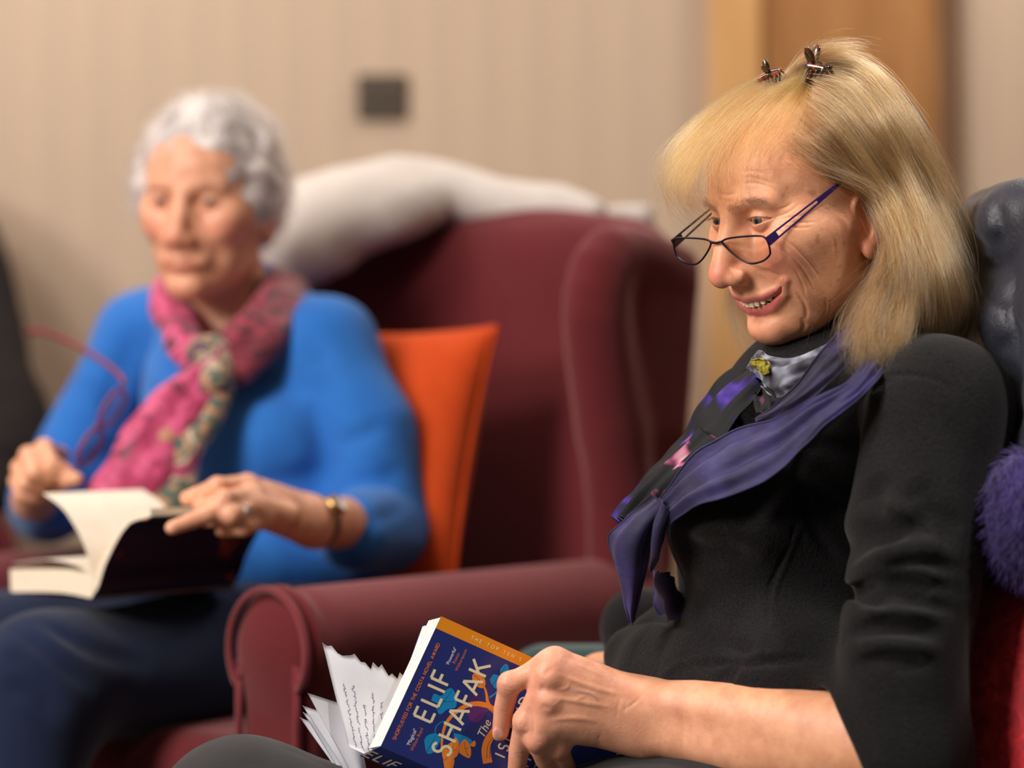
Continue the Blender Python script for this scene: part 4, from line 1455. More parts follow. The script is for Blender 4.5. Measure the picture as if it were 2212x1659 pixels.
hs1 = head_sculpt(Q1)
S0 = Sculpt(); S0.ops = list(hs1.ops)
for L, w, dp in (
        ([(960, 700), (1080, 760), (1180, 850), (1250, 950), (1300, 1060), (1320, 1130)], 1.2, .75),
        ([(1050, 640), (1150, 710), (1250, 810), (1330, 920), (1370, 1010)], 1.2, .6),
        ([(1120, 860), (1180, 950), (1220, 1050), (1235, 1130)], 1.1, .5),
        ([(800, 890), (930, 915), (1040, 965), (1130, 1040)], 2.0, .6),
        ([(1140, 1050), (1180, 1110), (1225, 1180), (1245, 1260), (1230, 1330)], 1.6, 1.0),
        ([(1200, 1290), (1225, 1370), (1180, 1440)], 2.2, 1.0),
        ([(1395, 1130), (1405, 1230), (1370, 1320)], 1.5, .7), ([(1440, 1140), (1440, 1260)], 1.3, .5),
        ([(940, 468), (1050, 440), (1130, 395), (1180, 350)], 1.0, .55), ([(940, 480), (1060, 468), (1180, 450), (1290, 430)], 1.0, .55),
        ([(945, 492), (1080, 502), (1200, 505), (1350, 500)], 1.0, .55), ([(950, 510), (1060, 540), (1200, 548), (1300, 540)], 1.0, .5),
        ([(930, 520), (1010, 572), (1100, 600)], 1.0, .5), ([(1000, 400), (1080, 370), (1140, 330)], 1.0, .4),
        ([(780, 560), (850, 592), (900, 572), (930, 530)], 1.2, .8), ([(760, 600), (840, 630), (900, 612)], 1.1, .5),
        ([(700, 130), (800, 130), (900, 160), (1000, 200)], 1.3, .45), ([(690, 185), (800, 172), (920, 200), (1010, 250)], 1.3, .45),
        ([(480, 215), (540, 268), (620, 270), (690, 240)], 1.6, .5), ([(560, 320), (600, 335), (650, 320)], 1.4, .4), ([(690, 80), (800, 75), (920, 100)], 1.3, .4),
        ([(1000, 640), (1060, 720), (1100, 800)], 1.2, .4), ([(1420, 560), (1480, 700), (1470, 850)], 1.6, .3)):
    hs1.crease(catmull(cast(S0, Z2(L), H1, near=2.1, far=2.4), len(L) * 2), w * .001, dp * .00135)
HV1, HF1 = hs1.mesh((-.088, -.11, -.17), (.088, .13, .135), .001)
SKIN1 = lin(230, 166, 128)
HC1 = face_colours(HV1, Q1, SKIN1, lin(186, 82, 92), lin(222, 126, 110))
for (x, y), r in (((1080, 215), 10), ((1045, 275), 9), ((1300, 260), 26), ((1270, 250), 14), ((1335, 620), 17), ((1335, 658), 22), ((1245, 500), 9), ((1505, 985), 13), ((1445, 1030), 8),
                  ((1480, 690), 14), ((1555, 680), 14), ((1290, 700), 8), ((1400, 760), 9), ((1180, 1130), 7), ((1370, 560), 8), ((1520, 870), 9)):
    c = cast(S0, Z2([(x, y)]), H1, near=2.1, far=2.4)[0]
    w = (1 / (1 + np.exp((np.linalg.norm(HV1 - c, axis=1) - r / 3.858 * .00043) / .0005)))[:, None] * .42
    HC1 = HC1 * (1 - w) + np.array(lin(142, 78, 44)[:3]) * w
# scalp tinted by the hair roots
fz = np.clip((HV1[:, 2] - .072 + .35 * np.maximum(.05 - HV1[:, 1], 0) * -1) / .012, 0, 1)[:, None] * .25
HC1 = HC1 * (1 - fz) + np.array(lin(196, 150, 112)[:3]) * fz

# the book she holds: frame of its front cover
TL, TR, BRc = at(822, 1613, 2.150), at(953, 1331, 2.158), at(1365, 1557, 2.215)
bu = TR - TL; BW = np.linalg.norm(bu); bu /= BW
bv = BRc - TR; bv -= bu * (bv @ bu); BH = np.linalg.norm(bv); bv /= BH
bn = np.cross(bv, bu)
if bn[1] > 0: bn = -bn


def on_cover(px, py, off):
    """point straight behind a photo pixel, off metres in front of the cover"""
    r = np.array([(px - 1106) / FPX, 1.0, -(py - 829.5) / FPX]); o = np.array([0, 0, CAMZ])
    t = ((TL + bn * off - o) @ bn) / (r @ bn)
    return o + t * r


# left arm and hand
AF = [[on_cover(1200, 1430, .036), on_cover(1101, 1477, .026), on_cover(1088, 1533, .013), on_cover(1081, 1582, .0085)],
      [on_cover(1184, 1462, .044), on_cover(1135, 1557, .034), on_cover(1121, 1622, .017), on_cover(1114, 1678, .0085)],
      [on_cover(1182, 1514, .046), on_cover(1160, 1598, .040), on_cover(1176, 1640, .021), on_cover(1196, 1674, .010)],
      [on_cover(1192, 1562, .040), on_cover(1206, 1616, .036), on_cover(1222, 1650, .020), on_cover(1238, 1678, .009)]]
AT = [on_cover(1320, 1512, .010), on_cover(1262, 1474, -.004), on_cover(1215, 1466, -.028), on_cover(1180, 1478, -.046)]
WRP = (at(1392, 1512, 2.165), at(1386, 1586, 2.170))
S = Sculpt()
ELB = at(1955, 1635, 2.055)
for yo, r0 in ((-24, .0225), (22, .0225)):
    S.chain([at(1392, 1548 + yo, 2.168), at(1500, 1562 + yo * 1.5, 2.150), at(1650, 1588 + yo * 1.4, 2.115), at(1850, 1608 + yo * .9, 2.075), ELB], [r0, r0 * 1.04, .030, .036, .036], .012)
hand_ops(S, None, WRP, AF, AT, sc=.97)
S.chain([at(1392, 1530, 2.166), on_cover(1300, 1500, .034), AF[0][0] * .6 + AF[1][0] * .4], [.018, .017, .012], .018)
S.chain([at(1392, 1580, 2.170), on_cover(1290, 1560, .030), AF[3][0]], [.018, .018, .012], .018)
for f in AF:                                              # knuckles
    S.ell(f[0] + bn * .002, .0108, .006)
nrmA = lambda L, near=1.9, far=2.4: cast(S, L, near=near, far=far)
Z1 = lambda L: [(1030 + x / 5.267, 1380 + y / 5.267) for x, y in L]
for L, w, dp in (([(900, 390), (1150, 490), (1450, 590), (1700, 640)], 2.2, -1.0), ([(1050, 230), (1250, 330), (1500, 440)], 2.4, -.9),
                 ([(780, 690), (1000, 690), (1300, 740), (1600, 790)], 2.2, -.7), ([(800, 930), (1100, 900), (1400, 940)], 2.4, -.8),
                 ([(1050, 580), (1300, 620), (1380, 700)], 1.2, -.7), ([(1050, 470), (1030, 560), (900, 580)], 1.1, -.6), ([(860, 770), (960, 690)], 1.1, -.5),
                 ([(1100, 700), (1240, 650)], 1.2, -.5), ([(1880, 640), (1780, 740), (1640, 830)], 1.3, .5), ([(1640, 640), (1600, 800), (1590, 950)], 1.2, .35),
                 ([(1700, 700), (1680, 850)], 1.2, .3), ([(880, 330), (800, 380), (760, 440)], 2.5, .7), ([(700, 560), (800, 560)], 3, .8), ([(720, 760), (850, 790)], 2.6, .8),
                 ([(470, 890), (520, 960), (480, 990)], .9, .4), ([(480, 930), (540, 1010), (570, 960)], .9, .4), ([(470, 1040), (560, 1080), (600, 1040)], .9, .4),
                 ([(290, 560), (340, 600), (420, 590)], .9, .4), ([(290, 520), (350, 560), (440, 560)], .9, .4), ([(300, 600), (370, 640), (440, 620)], .9, .35),
                 ([(230, 800), (330, 830), (420, 810)], .9, .3), ([(660, 1130), (700, 1180), (740, 1170)], .9, .4), ([(1400, 1090), (1380, 1160)], 1.0, .4),
                 ([(420, 1290), (500, 1310), (590, 1290)], .9, .3), ([(640, 820), (650, 1000), (640, 1100)], 1.2, .5)):
    S.crease(catmull(nrmA(Z1(L)), len(L) * 2), w * .001, dp * .001)
# finger nails: shallow raised plates on the visible tips
nails = []
for i, f in enumerate(AF[:2]):
    d = f[3] - f[2]; d /= np.linalg.norm(d)
    up = bn - d * (bn @ d); up /= np.linalg.norm(up)
    sd = np.cross(d, up)
    c = f[3] + up * .0052 * .9 - d * .001 + sd * (.0030 if sd[0] < 0 else -.0030)
    nails.append((c, np.stack([sd, d, up], 1)))
    S.ell(c, (.0056, .0074, .0022), .0008, np.stack([sd, d, up], 1))
AV, AFc = S.mesh((-.05, 1.98, .50), (.40, 2.30, .70), .0012)
AC = np.tile(np.array(SKIN1[:3]), (len(AV), 1))
for f in AF:
    for j, r, a in ((0, .012, .35), (1, .010, .4), (2, .008, .25), (3, .009, .45)):
        w = (np.exp(-(np.linalg.norm(AV - f[j], axis=1) / r / 1.3) ** 2) * a)[:, None]
        AC = AC * (1 - w) + np.array(lin(222, 138, 124)[:3]) * w
hw = np.clip((.22 - AV[:, 0]) / .12, 0, 1)[:, None] * .22
AC = AC * (1 - hw) + np.array(lin(226, 158, 146)[:3]) * hw
for c, R in nails:
    q = (AV - c) @ R
    w = (1 / (1 + np.exp((np.linalg.norm(q / [.0050, .0068, .004], axis=1) - 1) / .06)))[:, None] * .8
    AC = AC * (1 - w) + np.array(lin(236, 186, 172)[:3]) * w
AL = nrmA(Z1([(1050, 575), (1180, 600), (1300, 620), (1350, 660), (1390, 710)]))
w = (np.exp(-(poly_dist(AV, AL) / .0012) ** 2) * .35)[:, None]
AC = AC * (1 - w) + np.array(lin(150, 120, 150)[:3]) * w

# rest of the body under the clothes, with the right arm and hand behind the book
SHN, SHF = at(2030, 885, 2.12), at(1785, 880, 2.45)
RELB, RWR = at(1570, 1370, 2.53), at(1296, 1478, 2.385)
S = Sculpt()
S.chain([H1.w((0, -.045, -.11)), at(1850, 800, 2.27), at(1800, 1000, 2.29), at(1800, 1300, 2.29), at(1830, 1560, 2.29)], [.052, .07, .10, .10, .11], .05)
S.chain([SHN, at(1870, 830, 2.28), SHF], [.045, .06, .045], .04)
S.chain([SHN, ELB], [.044, .036], .03)
S.chain([SHF, RELB, RWR], [.044, .036, .026], .02)
RG = [[RWR + np.array(o) for o in ((-.060, -.035, -.028 - .018 * i), (-.092, -.045, -.040 - .018 * i), (-.112, -.058, -.050 - .018 * i), (-.128, -.064, -.058 - .018 * i))] for i in range(4)]
hand_ops(S, None, (RWR + [0, 0, .012], RWR - [0, 0, .014]), RG, [RWR + [-.012, -.02, .012], RWR + [-.045, -.045, .004], RWR + [-.066, -.056, -.006], RWR + [-.086, -.062, -.012]])
for D, ys in ((2.17, 0), (2.42, 10)):
    kn = at(520, 1790 + ys, D + .03)
    S.chain([at(1800, 1770, D), at(1200, 1890, D + .01), at(800, 1862, D + .02), kn, kn + [-.03, .01, -.22], kn + [-.01, .0, -.42]], [.075, .066, .058, .054, .045, .036], .03)
    S.chain([kn + [-.01, 0, -.44], kn + [-.14, .0, -.485]], [.034, .026], .02)
BV, BF = S.mesh((-.50, 2.0, .0), (.50, 2.66, .95), .0045)
V, F = merge([(H1.w(HV1), HF1), (AV, AFc), (BV, BF)])
me = mesh_np(V, F)
set_col(me, np.vstack([HC1, AC, np.tile(np.array(SKIN1[:3]), (len(BV), 1))]))
link('body', me, M_SKIN, W1)
for s in (1, -1): eyeball(H1, s, W1, (.17, .0), (.09, .105, .09), M_EYE)
teeth(H1, W1, plain('tooth_enamel', lin(222, 200, 168), .35), Q1)

# fleece jacket
S = Sculpt()
S.chain([at(1840, 850, 2.28), at(1800, 930, 2.28), at(1735, 1060, 2.28), at(1745, 1220, 2.28), at(1765, 1380, 2.28), at(1810, 1560, 2.28)], [.085, .112, .122, .123, .120, .135], .03)
S.chain([at(1990, 930, 2.29), at(1960, 1150, 2.30), at(1930, 1400, 2.30)], [.085, .08, .09], .05)
S.ell(at(1590, 1135, 2.20), (.062, .055, .062), .05); S.ell(at(1600, 1100, 2.37), (.06, .055, .06), .05)
S.chain([SHN, at(1930, 812, 2.21), at(1850, 790, 2.28), at(1780, 830, 2.37), SHF], [.062, .052, .046, .050, .055], .035)
ca, cb = ELB, at(1848, 1592, 2.080)
cdir = (cb - ca) / np.linalg.norm(cb - ca)
SLV = Sculpt()                                            # near sleeve, hollow at its hem
SLV.chain([SHN, at(1978, 1150, 2.085), at(1952, 1400, 2.065), ELB], [.061, .060, .056, .054], .022)
SLV.chain([ELB, at(1812, 1587, 2.088)], [.054, .046], .02)
hemn = np.array([-.92, .05, -.36]) / np.linalg.norm([-.92, .05, -.36])
SLV.plane_cut(at(1829, 1588, 2.08), hemn, .003)
SLV.chain([cb - cdir * .01, cb + cdir * .06], [.0425, .0435], .002, cut=True)
S.sub(SLV, Frame((0, 0, 0), np.eye(3)), (.20, 1.96, .50), (.47, 2.22, .97), .022)
S.chain([SHF, RELB, at(1385, 1358, 2.445)], [.055, .052, .042], .025)
S.chain([at(1440, 1440, 2.27), at(1560, 1450, 2.22), at(1720, 1470, 2.17)], [.045, .060, .075], .04)   # front panels over the lap
S.chain([at(1370, 1420, 2.32), at(1440, 1400, 2.33)], [.030, .042], .03)
S.chain([at(1420, 1560, 2.25), at(1640, 1560, 2.20), at(1830, 1580, 2.2)], [.045, .06, .085], .05)
# cuff opening and collar
d = at(1848, 1592, 2.080) - ELB; d /= np.linalg.norm(d)
S.plane_cut(at(1827, 1583, 2.082), d + np.array([0, 0, .28]), .003) if False else None
S.func(np.full(3, -9.), np.full(3, 9.), lambda P, dd: dd + .0016 * noise3(P, 41, f0=22, f1=60))
J0 = Sculpt(); J0.ops = list(S.ops)
Z3 = lambda L: [(1250 + x / 2.0738, 640 + y / 2.0738) for x, y in L]
jc = lambda L: cast(J0, Z3(L), near=1.85, far=2.7)
for L, w, dp in (
        ([(1480, 350), (1330, 400), (1180, 500), (1050, 650), (985, 800), (1000, 880), (1060, 1040), (1130, 1150), (1190, 1230)], 5, 4.0),     # sleeve seam
        ([(1360, 360), (1500, 352), (1640, 390), (1720, 470)], 2.2, 1.6),
        ([(1290, 400), (1140, 510), (1040, 640), (985, 760)], 2, -1.4),
        ([(1010, 960), (950, 1060), (910, 1180), (860, 1300), (845, 1430), (880, 1600)], 2.2, 2.0),                                          # princess seam
        ([(1030, 970), (970, 1080), (930, 1190), (882, 1310), (866, 1440)], 2.4, -1.2),
        ([(430, 1040), (600, 1060), (800, 1075), (1000, 1060)], 16, -7), ([(440, 1110), (620, 1130), (820, 1140)], 16, 6),
        ([(1120, 1190), (1240, 1120), (1420, 1060), (1600, 1060), (1720, 1130)], 14, 9), ([(1180, 1240), (1320, 1150), (1500, 1110), (1680, 1150)], 10, -6),
        ([(1170, 1390), (1300, 1310), (1450, 1290), (1600, 1330)], 9, 8), ([(1190, 1320), (1330, 1250), (1500, 1240), (1660, 1290)], 9, -6),
        ([(1170, 1480), (1300, 1420), (1460, 1410), (1640, 1450)], 8, -5), ([(1180, 1530), (1330, 1480), (1500, 1490), (1650, 1520)], 8, 7),
        ([(1170, 1590), (1330, 1560), (1500, 1570), (1640, 1600)], 8, -5), ([(1380, 1010), (1330, 900), (1320, 800)], 16, 4),
        ([(1480, 820), (1560, 940), (1620, 1050)], 14, 4), ([(1500, 960), (1610, 990), (1720, 1060)], 9, 6),
        ([(1300, 1230), (1420, 1200), (1560, 1190), (1740, 1235)], 7, 5), ([(1150, 1350), (1300, 1290), (1480, 1270), (1740, 1330)], 7, 5), ([(1160, 1440), (1330, 1370), (1500, 1370), (1740, 1430)], 7, 5), ([(1190, 1280), (1300, 1200), (1450, 1150), (1720, 1190)], 8, -6), ([(1300, 880), (1420, 960), (1560, 1060), (1660, 1130)], 12, -5), ([(1060, 800), (1200, 960), (1320, 1080)], 14, -5), ([(1260, 1365), (1420, 1345), (1560, 1370)], 6, 4), ([(1220, 1640), (1400, 1620), (1600, 1650)], 7, 5),
        ([(220, 1480), (330, 1450), (480, 1480), (600, 1550)], 5, 3), ([(520, 1480), (660, 1560), (800, 1610)], 8, 5),
        ([(480, 1655), (640, 1640), (800, 1640), (980, 1625), (1140, 1610)], 4, 4)):
    S.crease(catmull(jc(L), len(L) * 3), w * .001, dp * (.0018 if w >= 6 else .0016))
# pocket lip and hem by the lap (region below the crop above)
Z5 = lambda L: [(1000 + x / 1.825, 1300 + y / 1.825) for x, y in L]
for L, w, dp in (([(800, 290), (850, 262), (950, 245), (1110, 240), (1300, 232), (1460, 225)], 3.5, 3.2), ([(760, 310), (800, 280), (870, 250), (1100, 222), (1300, 215)], 4, -2.0),
                 ([(1100, 240), (1060, 300), (1050, 350)], 3, 3), ([(990, 330), (1090, 250)], 5, 4)):
    S.crease(catmull(cast(J0, Z5(L), near=1.85, far=2.7), len(L) * 3), w * .001, dp * .001)
S.plane_cut(at(1826, 1590, 2.08), np.array([-.93, .05, -.36]), .003) if False else None
JV, JF = S.mesh((-.06, 1.96, .48), (.50, 2.66, .98), .0026)


def fleece():
    m, nt, b = new_mat('black_fleece')
    v = coords(nt)
    n1 = nd(nt, 'ShaderNodeTexNoise', Scale=520.0, Detail=4.0)
    n2 = nd(nt, 'ShaderNodeTexVoronoi', Scale=300.0)
    n3 = nd(nt, 'ShaderNodeTexNoise', Scale=30.0, Detail=3.0)
    for x in (n1, n2, n3): nt.links.new(v, x.inputs['Vector'])
    c = ramp(nt, n1.outputs['Fac'], [(.3, (.0045, .0042, .0047, 1)), (.7, (.0145, .0135, .0145, 1))])
    g = ramp(nt, n3.outputs['Fac'], [(.3, (.8, .8, .8, 1)), (.7, (1.25, 1.2, 1.2, 1))])
    nt.links.new(mixcol(nt, .7, c, g, 'MULTIPLY'), b.inputs['Base Color'])
    b.inputs['Roughness'].default_value = .95
    b.inputs['Specular IOR Level'].default_value = .15
    b.inputs['Sheen Weight'].default_value = .08
    b.inputs['Sheen Roughness'].default_value = .5
    p = bump(nt, b, n2.outputs['Distance'], .35, .0012)
    bump(nt, b, n1.outputs['Fac'], .6, .001, p)
    return m


M_FLEECE = fleece()
link('fleece_jacket', mesh_np(JV, JF), M_FLEECE, W1)

# turtleneck
S = Sculpt()
a0, a1 = H1.w((0, -.020, -.062)), H1.w((0, -.052, -.150))
S.chain([H1.w((0, -.012, -.068)), H1.w((0, -.036, -.110)), H1.w((0, -.055, -.160))], [.0565, .0575, .066], .01)
S.plane_cut(H1.w((0, -.02, -.056)), H1.R @ np.array([0, .42, 1.0]), .004)
for z in (-.074, -.088): S.crease([H1.w((.07 * math.sin(t), -.03 + .07 * math.cos(t), z - .018 * math.cos(t))) for t in np.linspace(-PI, PI, 24)], .003, .002, False)
sculpt_part('turtleneck', S, H1.w((0, -.04, -.11)) - .11, H1.w((0, -.04, -.11)) + .11, .003, M_FLEECE, W1)

# trousers and shoes
S = Sculpt()
S.chain([at(1830, 1720, 2.2), at(1835, 1720, 2.38)], [.115, .115], .05)
for D, ys in ((2.17, 0), (2.42, 10)):
    kn = at(520, 1778 + ys, D + .03)
    S.chain([at(1800, 1760, D), at(1200, 1880, D + .01), at(800, 1850, D + .02), kn], [.095, .085, .076, .072], .03)
    S.chain([kn, kn + [-.03, .01, -.22], kn + [-.015, 0, -.42]], [.072, .068, .062], .03)
S.func(np.full(3, -9.), np.full(3, 9.), lambda P, d: d + .002 * noise3(P, 61, f0=18, f1=50))
sculpt_part('trousers', S, (-.50, 2.0, .08), (.47, 2.66, .72), .006, cloth('black_trousers', lin(46, 44, 46), lin(54, 52, 54), weave=1300, bumpy=.3, sheen=.1), W1)
for D, ys in ((2.17, 0), (2.42, 10)):
    kn = at(505, 1780 + ys, D + .03)
    S = Sculpt()
    a = kn * np.array([1, 1, 0])
    S.chain([a + [.01, 0, .05], a + [-.08, 0, .045], a + [-.18, 0, .034]], [.042, .042, .030], .02)
    S.plane_cut((0, 0, .004), (0, 0, -1))
    sculpt_part('shoe', S, a + [-.24, -.08, -.01], a + [.08, .08, .13], .006, M_SHOE, W1)


# ------------------------------------------------------------------ long blonde hair
HULL = Sculpt()                                       # the volume the hair fills (head frame)
HULL.ell((0, -.008, .052), (.080, .095, .085), .01)
HULL.ell((0, -.045, .020), (.078, .068, .075), .03)
HULL.ell((0, .070, .082), (.050, .036, .030), .03)
hw = lambda px, py, D: H1.l(at(px, py, D))
HULL.chain([hw(1885, 330, 2.27), hw(1942, 450, 2.27), hw(1985, 570, 2.27), hw(2018, 690, 2.26)], [.070, .062, .050, .036], .03)
HULL.chain([hw(1925, 500, 2.19), hw(1950, 600, 2.165), hw(1925, 690, 2.160), hw(1885, 765, 2.165)], [.026, .030, .028, .016], .03)
HULL.chain([hw(1990, 560, 2.20), hw(2010, 650, 2.18), hw(1985, 735, 2.18)], [.034, .034, .022], .03)
HULL.chain([hw(2010, 560, 2.34), hw(2030, 650, 2.34), hw(2020, 730, 2.33)], [.034, .034, .022], .03)
CAP = Sculpt()                                        # solid under-layer: the hull drawn in a little, without the face
CAP.ops = list(HULL.ops)
CAP.func(np.full(3, -1.), np.full(3, 1.), lambda P, d: d + .0125 + .002 * noise3(P, 71, f0=120, f1=260))
CAP.ell((0, .112, .000), (.074, .078, .070), .010, cut=True)
CAP.ell((0, .130, .075), (.092, .088, .092), .010, cut=True)
for s in (1, -1): CAP.ell((s * .088, .012, -.020), (.036, .034, .050), .010, cut=True)
CV, CFc = CAP.mesh((-.14, -.20, -.22), (.14, .13, .16), .0032)
me = mesh_np(H1.w(CV), CFc)
zz = np.clip((CV[:, 2] + .02) / .10, 0, 1)[:, None]
g = np.clip(.5 + .25 * noise3(CV * np.array([1, 1, .25]), 72, f0=120, f1=400), 0, 1)[:, None]
set_col(me, np.array(lin(140, 102, 62)[:3]) * g + np.array(lin(88, 62, 38)[:3]) * (1 - g))
hair1 = link('hair', me, vcol_mat('hair_underlayer', .7, .2, bmp=.5, bscale=500), W1)


def hull_guides(sets, n=28):
    out = []
    for L in sets:
        P = cast(HULL, L, H1, near=2.0, far=2.5)
        out.append(H1.w(catmull(P, n)))
    return np.array(out)


def strands_between(G, n, m=28, sink=(.0, .008), jit=.0025, short=.15, clump=.002, seed=0, wave=.0015, flat_w=None, rootcut=0.0):
    """interpolate n strands between ordered guides G (g,m,3)"""
    r = np.random.default_rng(seed)
    g = len(G)
    w = r.uniform(0, g - 1, n) if flat_w is None else r.choice(np.linspace(0, g - 1, 200), n, p=flat_w)
    i = np.clip(w.astype(int), 0, g - 2); f = (w - i)[:, None, None]
    P = G[i] * (1 - f) + G[i + 1] * f
    # locks share a smooth wander
    nl = 90
    lock = np.clip((w / (g - 1) * nl + r.normal(size=n) * .8).astype(int), 0, nl - 1)
    t = np.linspace(0, 1, m)[None, :, None]
    wl = np.clip((lock + .5) / nl * (g - 1), 0, g - 1 - 1e-6)                # draw each strand towards the middle of its lock
    il = np.clip(wl.astype(int), 0, g - 2); fl_ = (wl - il)[:, None, None]
    PL = G[il] * (1 - fl_) + G[il + 1] * fl_
    cl_ = np.clip(r.normal(.5, .3, (n, 1, 1)), 0, .9) * t ** .7
    P = P * (1 - cl_) + PL * cl_
    la = r.normal(size=(nl, 1, 3)); lb = r.normal(size=(nl, 1, 3)); ph = r.uniform(0, 6.28, (nl, 1, 1)); fr_ = r.uniform(4, 9, (nl, 1, 1))
    P = P + clump * t * la[lock] + wave * np.sin(t * fr_[lock] + ph[lock]) * lb[lock] * t
    e = r.normal(size=(n, 1, 3)) * jit
    P = P + e * (.35 + .9 * t)
    d2 = r.normal(size=(n, 1, 3)) * jit * 1.4
    P = P + d2 * t ** 2
    q = r.uniform(6, 16, (n, 1, 1)); p2 = r.uniform(0, 6.28, (n, 1, 1)); v2 = r.normal(size=(n, 1, 3))
    P = P + v2 * np.sin(q * t + p2) * .0021 * (t + .1)
    # sink towards the head
    s = r.uniform(sink[0], sink[1], (n, 1)) * np.ones((1, m))
    c = H1.w(np.array([0, -.02, .02]))
    dd = c - P; dd[..., 2] *= .4
    dd /= np.linalg.norm(dd, axis=2)[..., None]
    P = P + dd * s[..., None]
    # trim
    cut = 1 - r.uniform(0, 1, n) ** 2 * short
    st_ = r.uniform(0, 1, n) ** 1.5 * rootcut * (.25 + .75 * (w / (g - 1)))
    tt = (st_[:, None] + np.linspace(0, 1, m)[None] * (cut - st_)[:, None]) * (m - 1)
    k = np.clip(tt.astype(int), 0, m - 2); u = (tt - k)[..., None]
    rows = np.arange(n)[:, None]
    return P[rows, k] * (1 - u) + P[rows, k + 1] * u, w / (g - 1), lock


GB = hull_guides([
    [(1742, 150), (1800, 128), (1875, 138), (1935, 192), (1990, 292), (2044, 420), (2090, 560), (2112, 680), (2095, 735)],
    [(1750, 160), (1840, 150), (1905, 215), (1958, 310), (2014, 430), (2062, 560), (2085, 680), (2062, 752)],
    [(1755, 172), (1835, 185), (1900, 265), (1955, 370), (2003, 490), (2035, 600), (2050, 700), (2018, 768)],
    [(1752, 190), (1815, 225), (1878, 310), (1935, 410), (1980, 520), (2003, 620), (2005, 710), (1968, 775)],
    [(1742, 220), (1800, 270), (1862, 350), (1920, 440), (1958, 540), (1975, 630), (1965, 715), (1922, 782)],
    [(1722, 262), (1780, 310), (1845, 378), (1905, 455), (1940, 550), (1948, 640), (1922, 715), (1880, 788)],
    [(1700, 296), (1760, 345), (1830, 390), (1912, 442), (1952, 555), (1905, 640), (1855, 706), (1840, 796)],
    [(1682, 322), (1745, 366), (1815, 390), (1902, 430), (1943, 535), (1892, 612), (1846, 682), (1834, 765)]])
nB = 9500
pwB = np.linspace(1, 0, 200) ** .5 * .55 + .45; pwB[-24:] *= np.linspace(1, .15, 24); pwB /= pwB.sum()
PB, wB, lB = strands_between(GB, nB, seed=1, sink=(-.001, .012), jit=.0034, clump=.0065, wave=.0065, short=.25, rootcut=.30, flat_w=pwB)
# the far half of the head, mirrored across the middle of the head
GM = np.array([H1.w(H1.l(g) * np.array([-1, 1, 1])) for g in GB])
PM, wM, lM = strands_between(GM[:5], 3000, seed=2, sink=(-.001, .010), jit=.003, clump=.0045, wave=.004)
# crown strands from the clip down the back
GK = np.array([GB[0], (GB[0] + GM[0]) * .5 + np.array([.0, 0, .004]), GM[0]])
PK, wK, lK = strands_between(GK, 1500, seed=3, sink=(0, .008), jit=.003, clump=.004)


def dguides(sets, n=24):
    return np.array([catmull([at(*p) for p in L], n) for L in sets])


# fringe swept forward from the clip, lifted off the forehead
GA = dguides([
    [(1722, 158, 2.27), (1630, 178, 2.255), (1540, 235, 2.24), (1475, 300, 2.23), (1444, 360, 2.225), (1442, 410, 2.22), (1466, 452, 2.215)],
    [(1724, 160, 2.25), (1630, 182, 2.235), (1545, 240, 2.22), (1482, 306, 2.205), (1454, 366, 2.20), (1456, 416, 2.195), (1482, 456, 2.195)],
    [(1724, 164, 2.235), (1640, 196, 2.215), (1560, 256, 2.20), (1502, 322, 2.188), (1474, 380, 2.182), (1476, 424, 2.180), (1508, 460, 2.180)],
    [(1726, 168, 2.225), (1652, 206, 2.200), (1574, 268, 2.185), (1514, 334, 2.174), (1484, 392, 2.168), (1490, 432, 2.168), (1524, 458, 2.17)],
    ])
pw = np.exp(-np.linspace(0, 4, 200) / 1.8) + .12; pw /= pw.sum()
PA, wA, lA = strands_between(GA, 1200, m=24, seed=4, sink=(-.002, .007), jit=.0036, clump=.005, short=.45, wave=.004, flat_w=pw)
# thin wisps lying over the forehead
GW = dguides([
    [(1728, 176, 2.205), (1690, 222, 2.178), (1646, 280, 2.160), (1612, 335, 2.155), (1600, 385, 2.155), (1612, 425, 2.158)],
    [(1730, 180, 2.198), (1706, 226, 2.172), (1676, 274, 2.158), (1648, 320, 2.152), (1630, 360, 2.152)],
    [(1734, 186, 2.192), (1726, 232, 2.165), (1716, 272, 2.152), (1700, 306, 2.147), (1690, 330, 2.146)]])
GW = np.array([catmull(H1.w(cast(S0, [p_[:2] for p_ in L_], H1, near=2.0, far=2.5) * 1.028), 24) for L_ in (
    [(1742, 168), (1700, 200), (1650, 245), (1608, 305), (1592, 365), (1602, 425)],
    [(1745, 176), (1712, 215), (1672, 262), (1640, 315), (1622, 360), (1626, 385)],
    [(1748, 186), (1728, 228), (1700, 270), (1675, 312), (1655, 345), (1650, 362)],
    [(1750, 196), (1742, 235), (1726, 275), (1712, 312), (1700, 340), (1696, 352)])])
PW, wW, lW = strands_between(GW, 900, m=24, seed=5, sink=(-.001, .005), jit=.0045, clump=.005, short=.75, wave=.003)
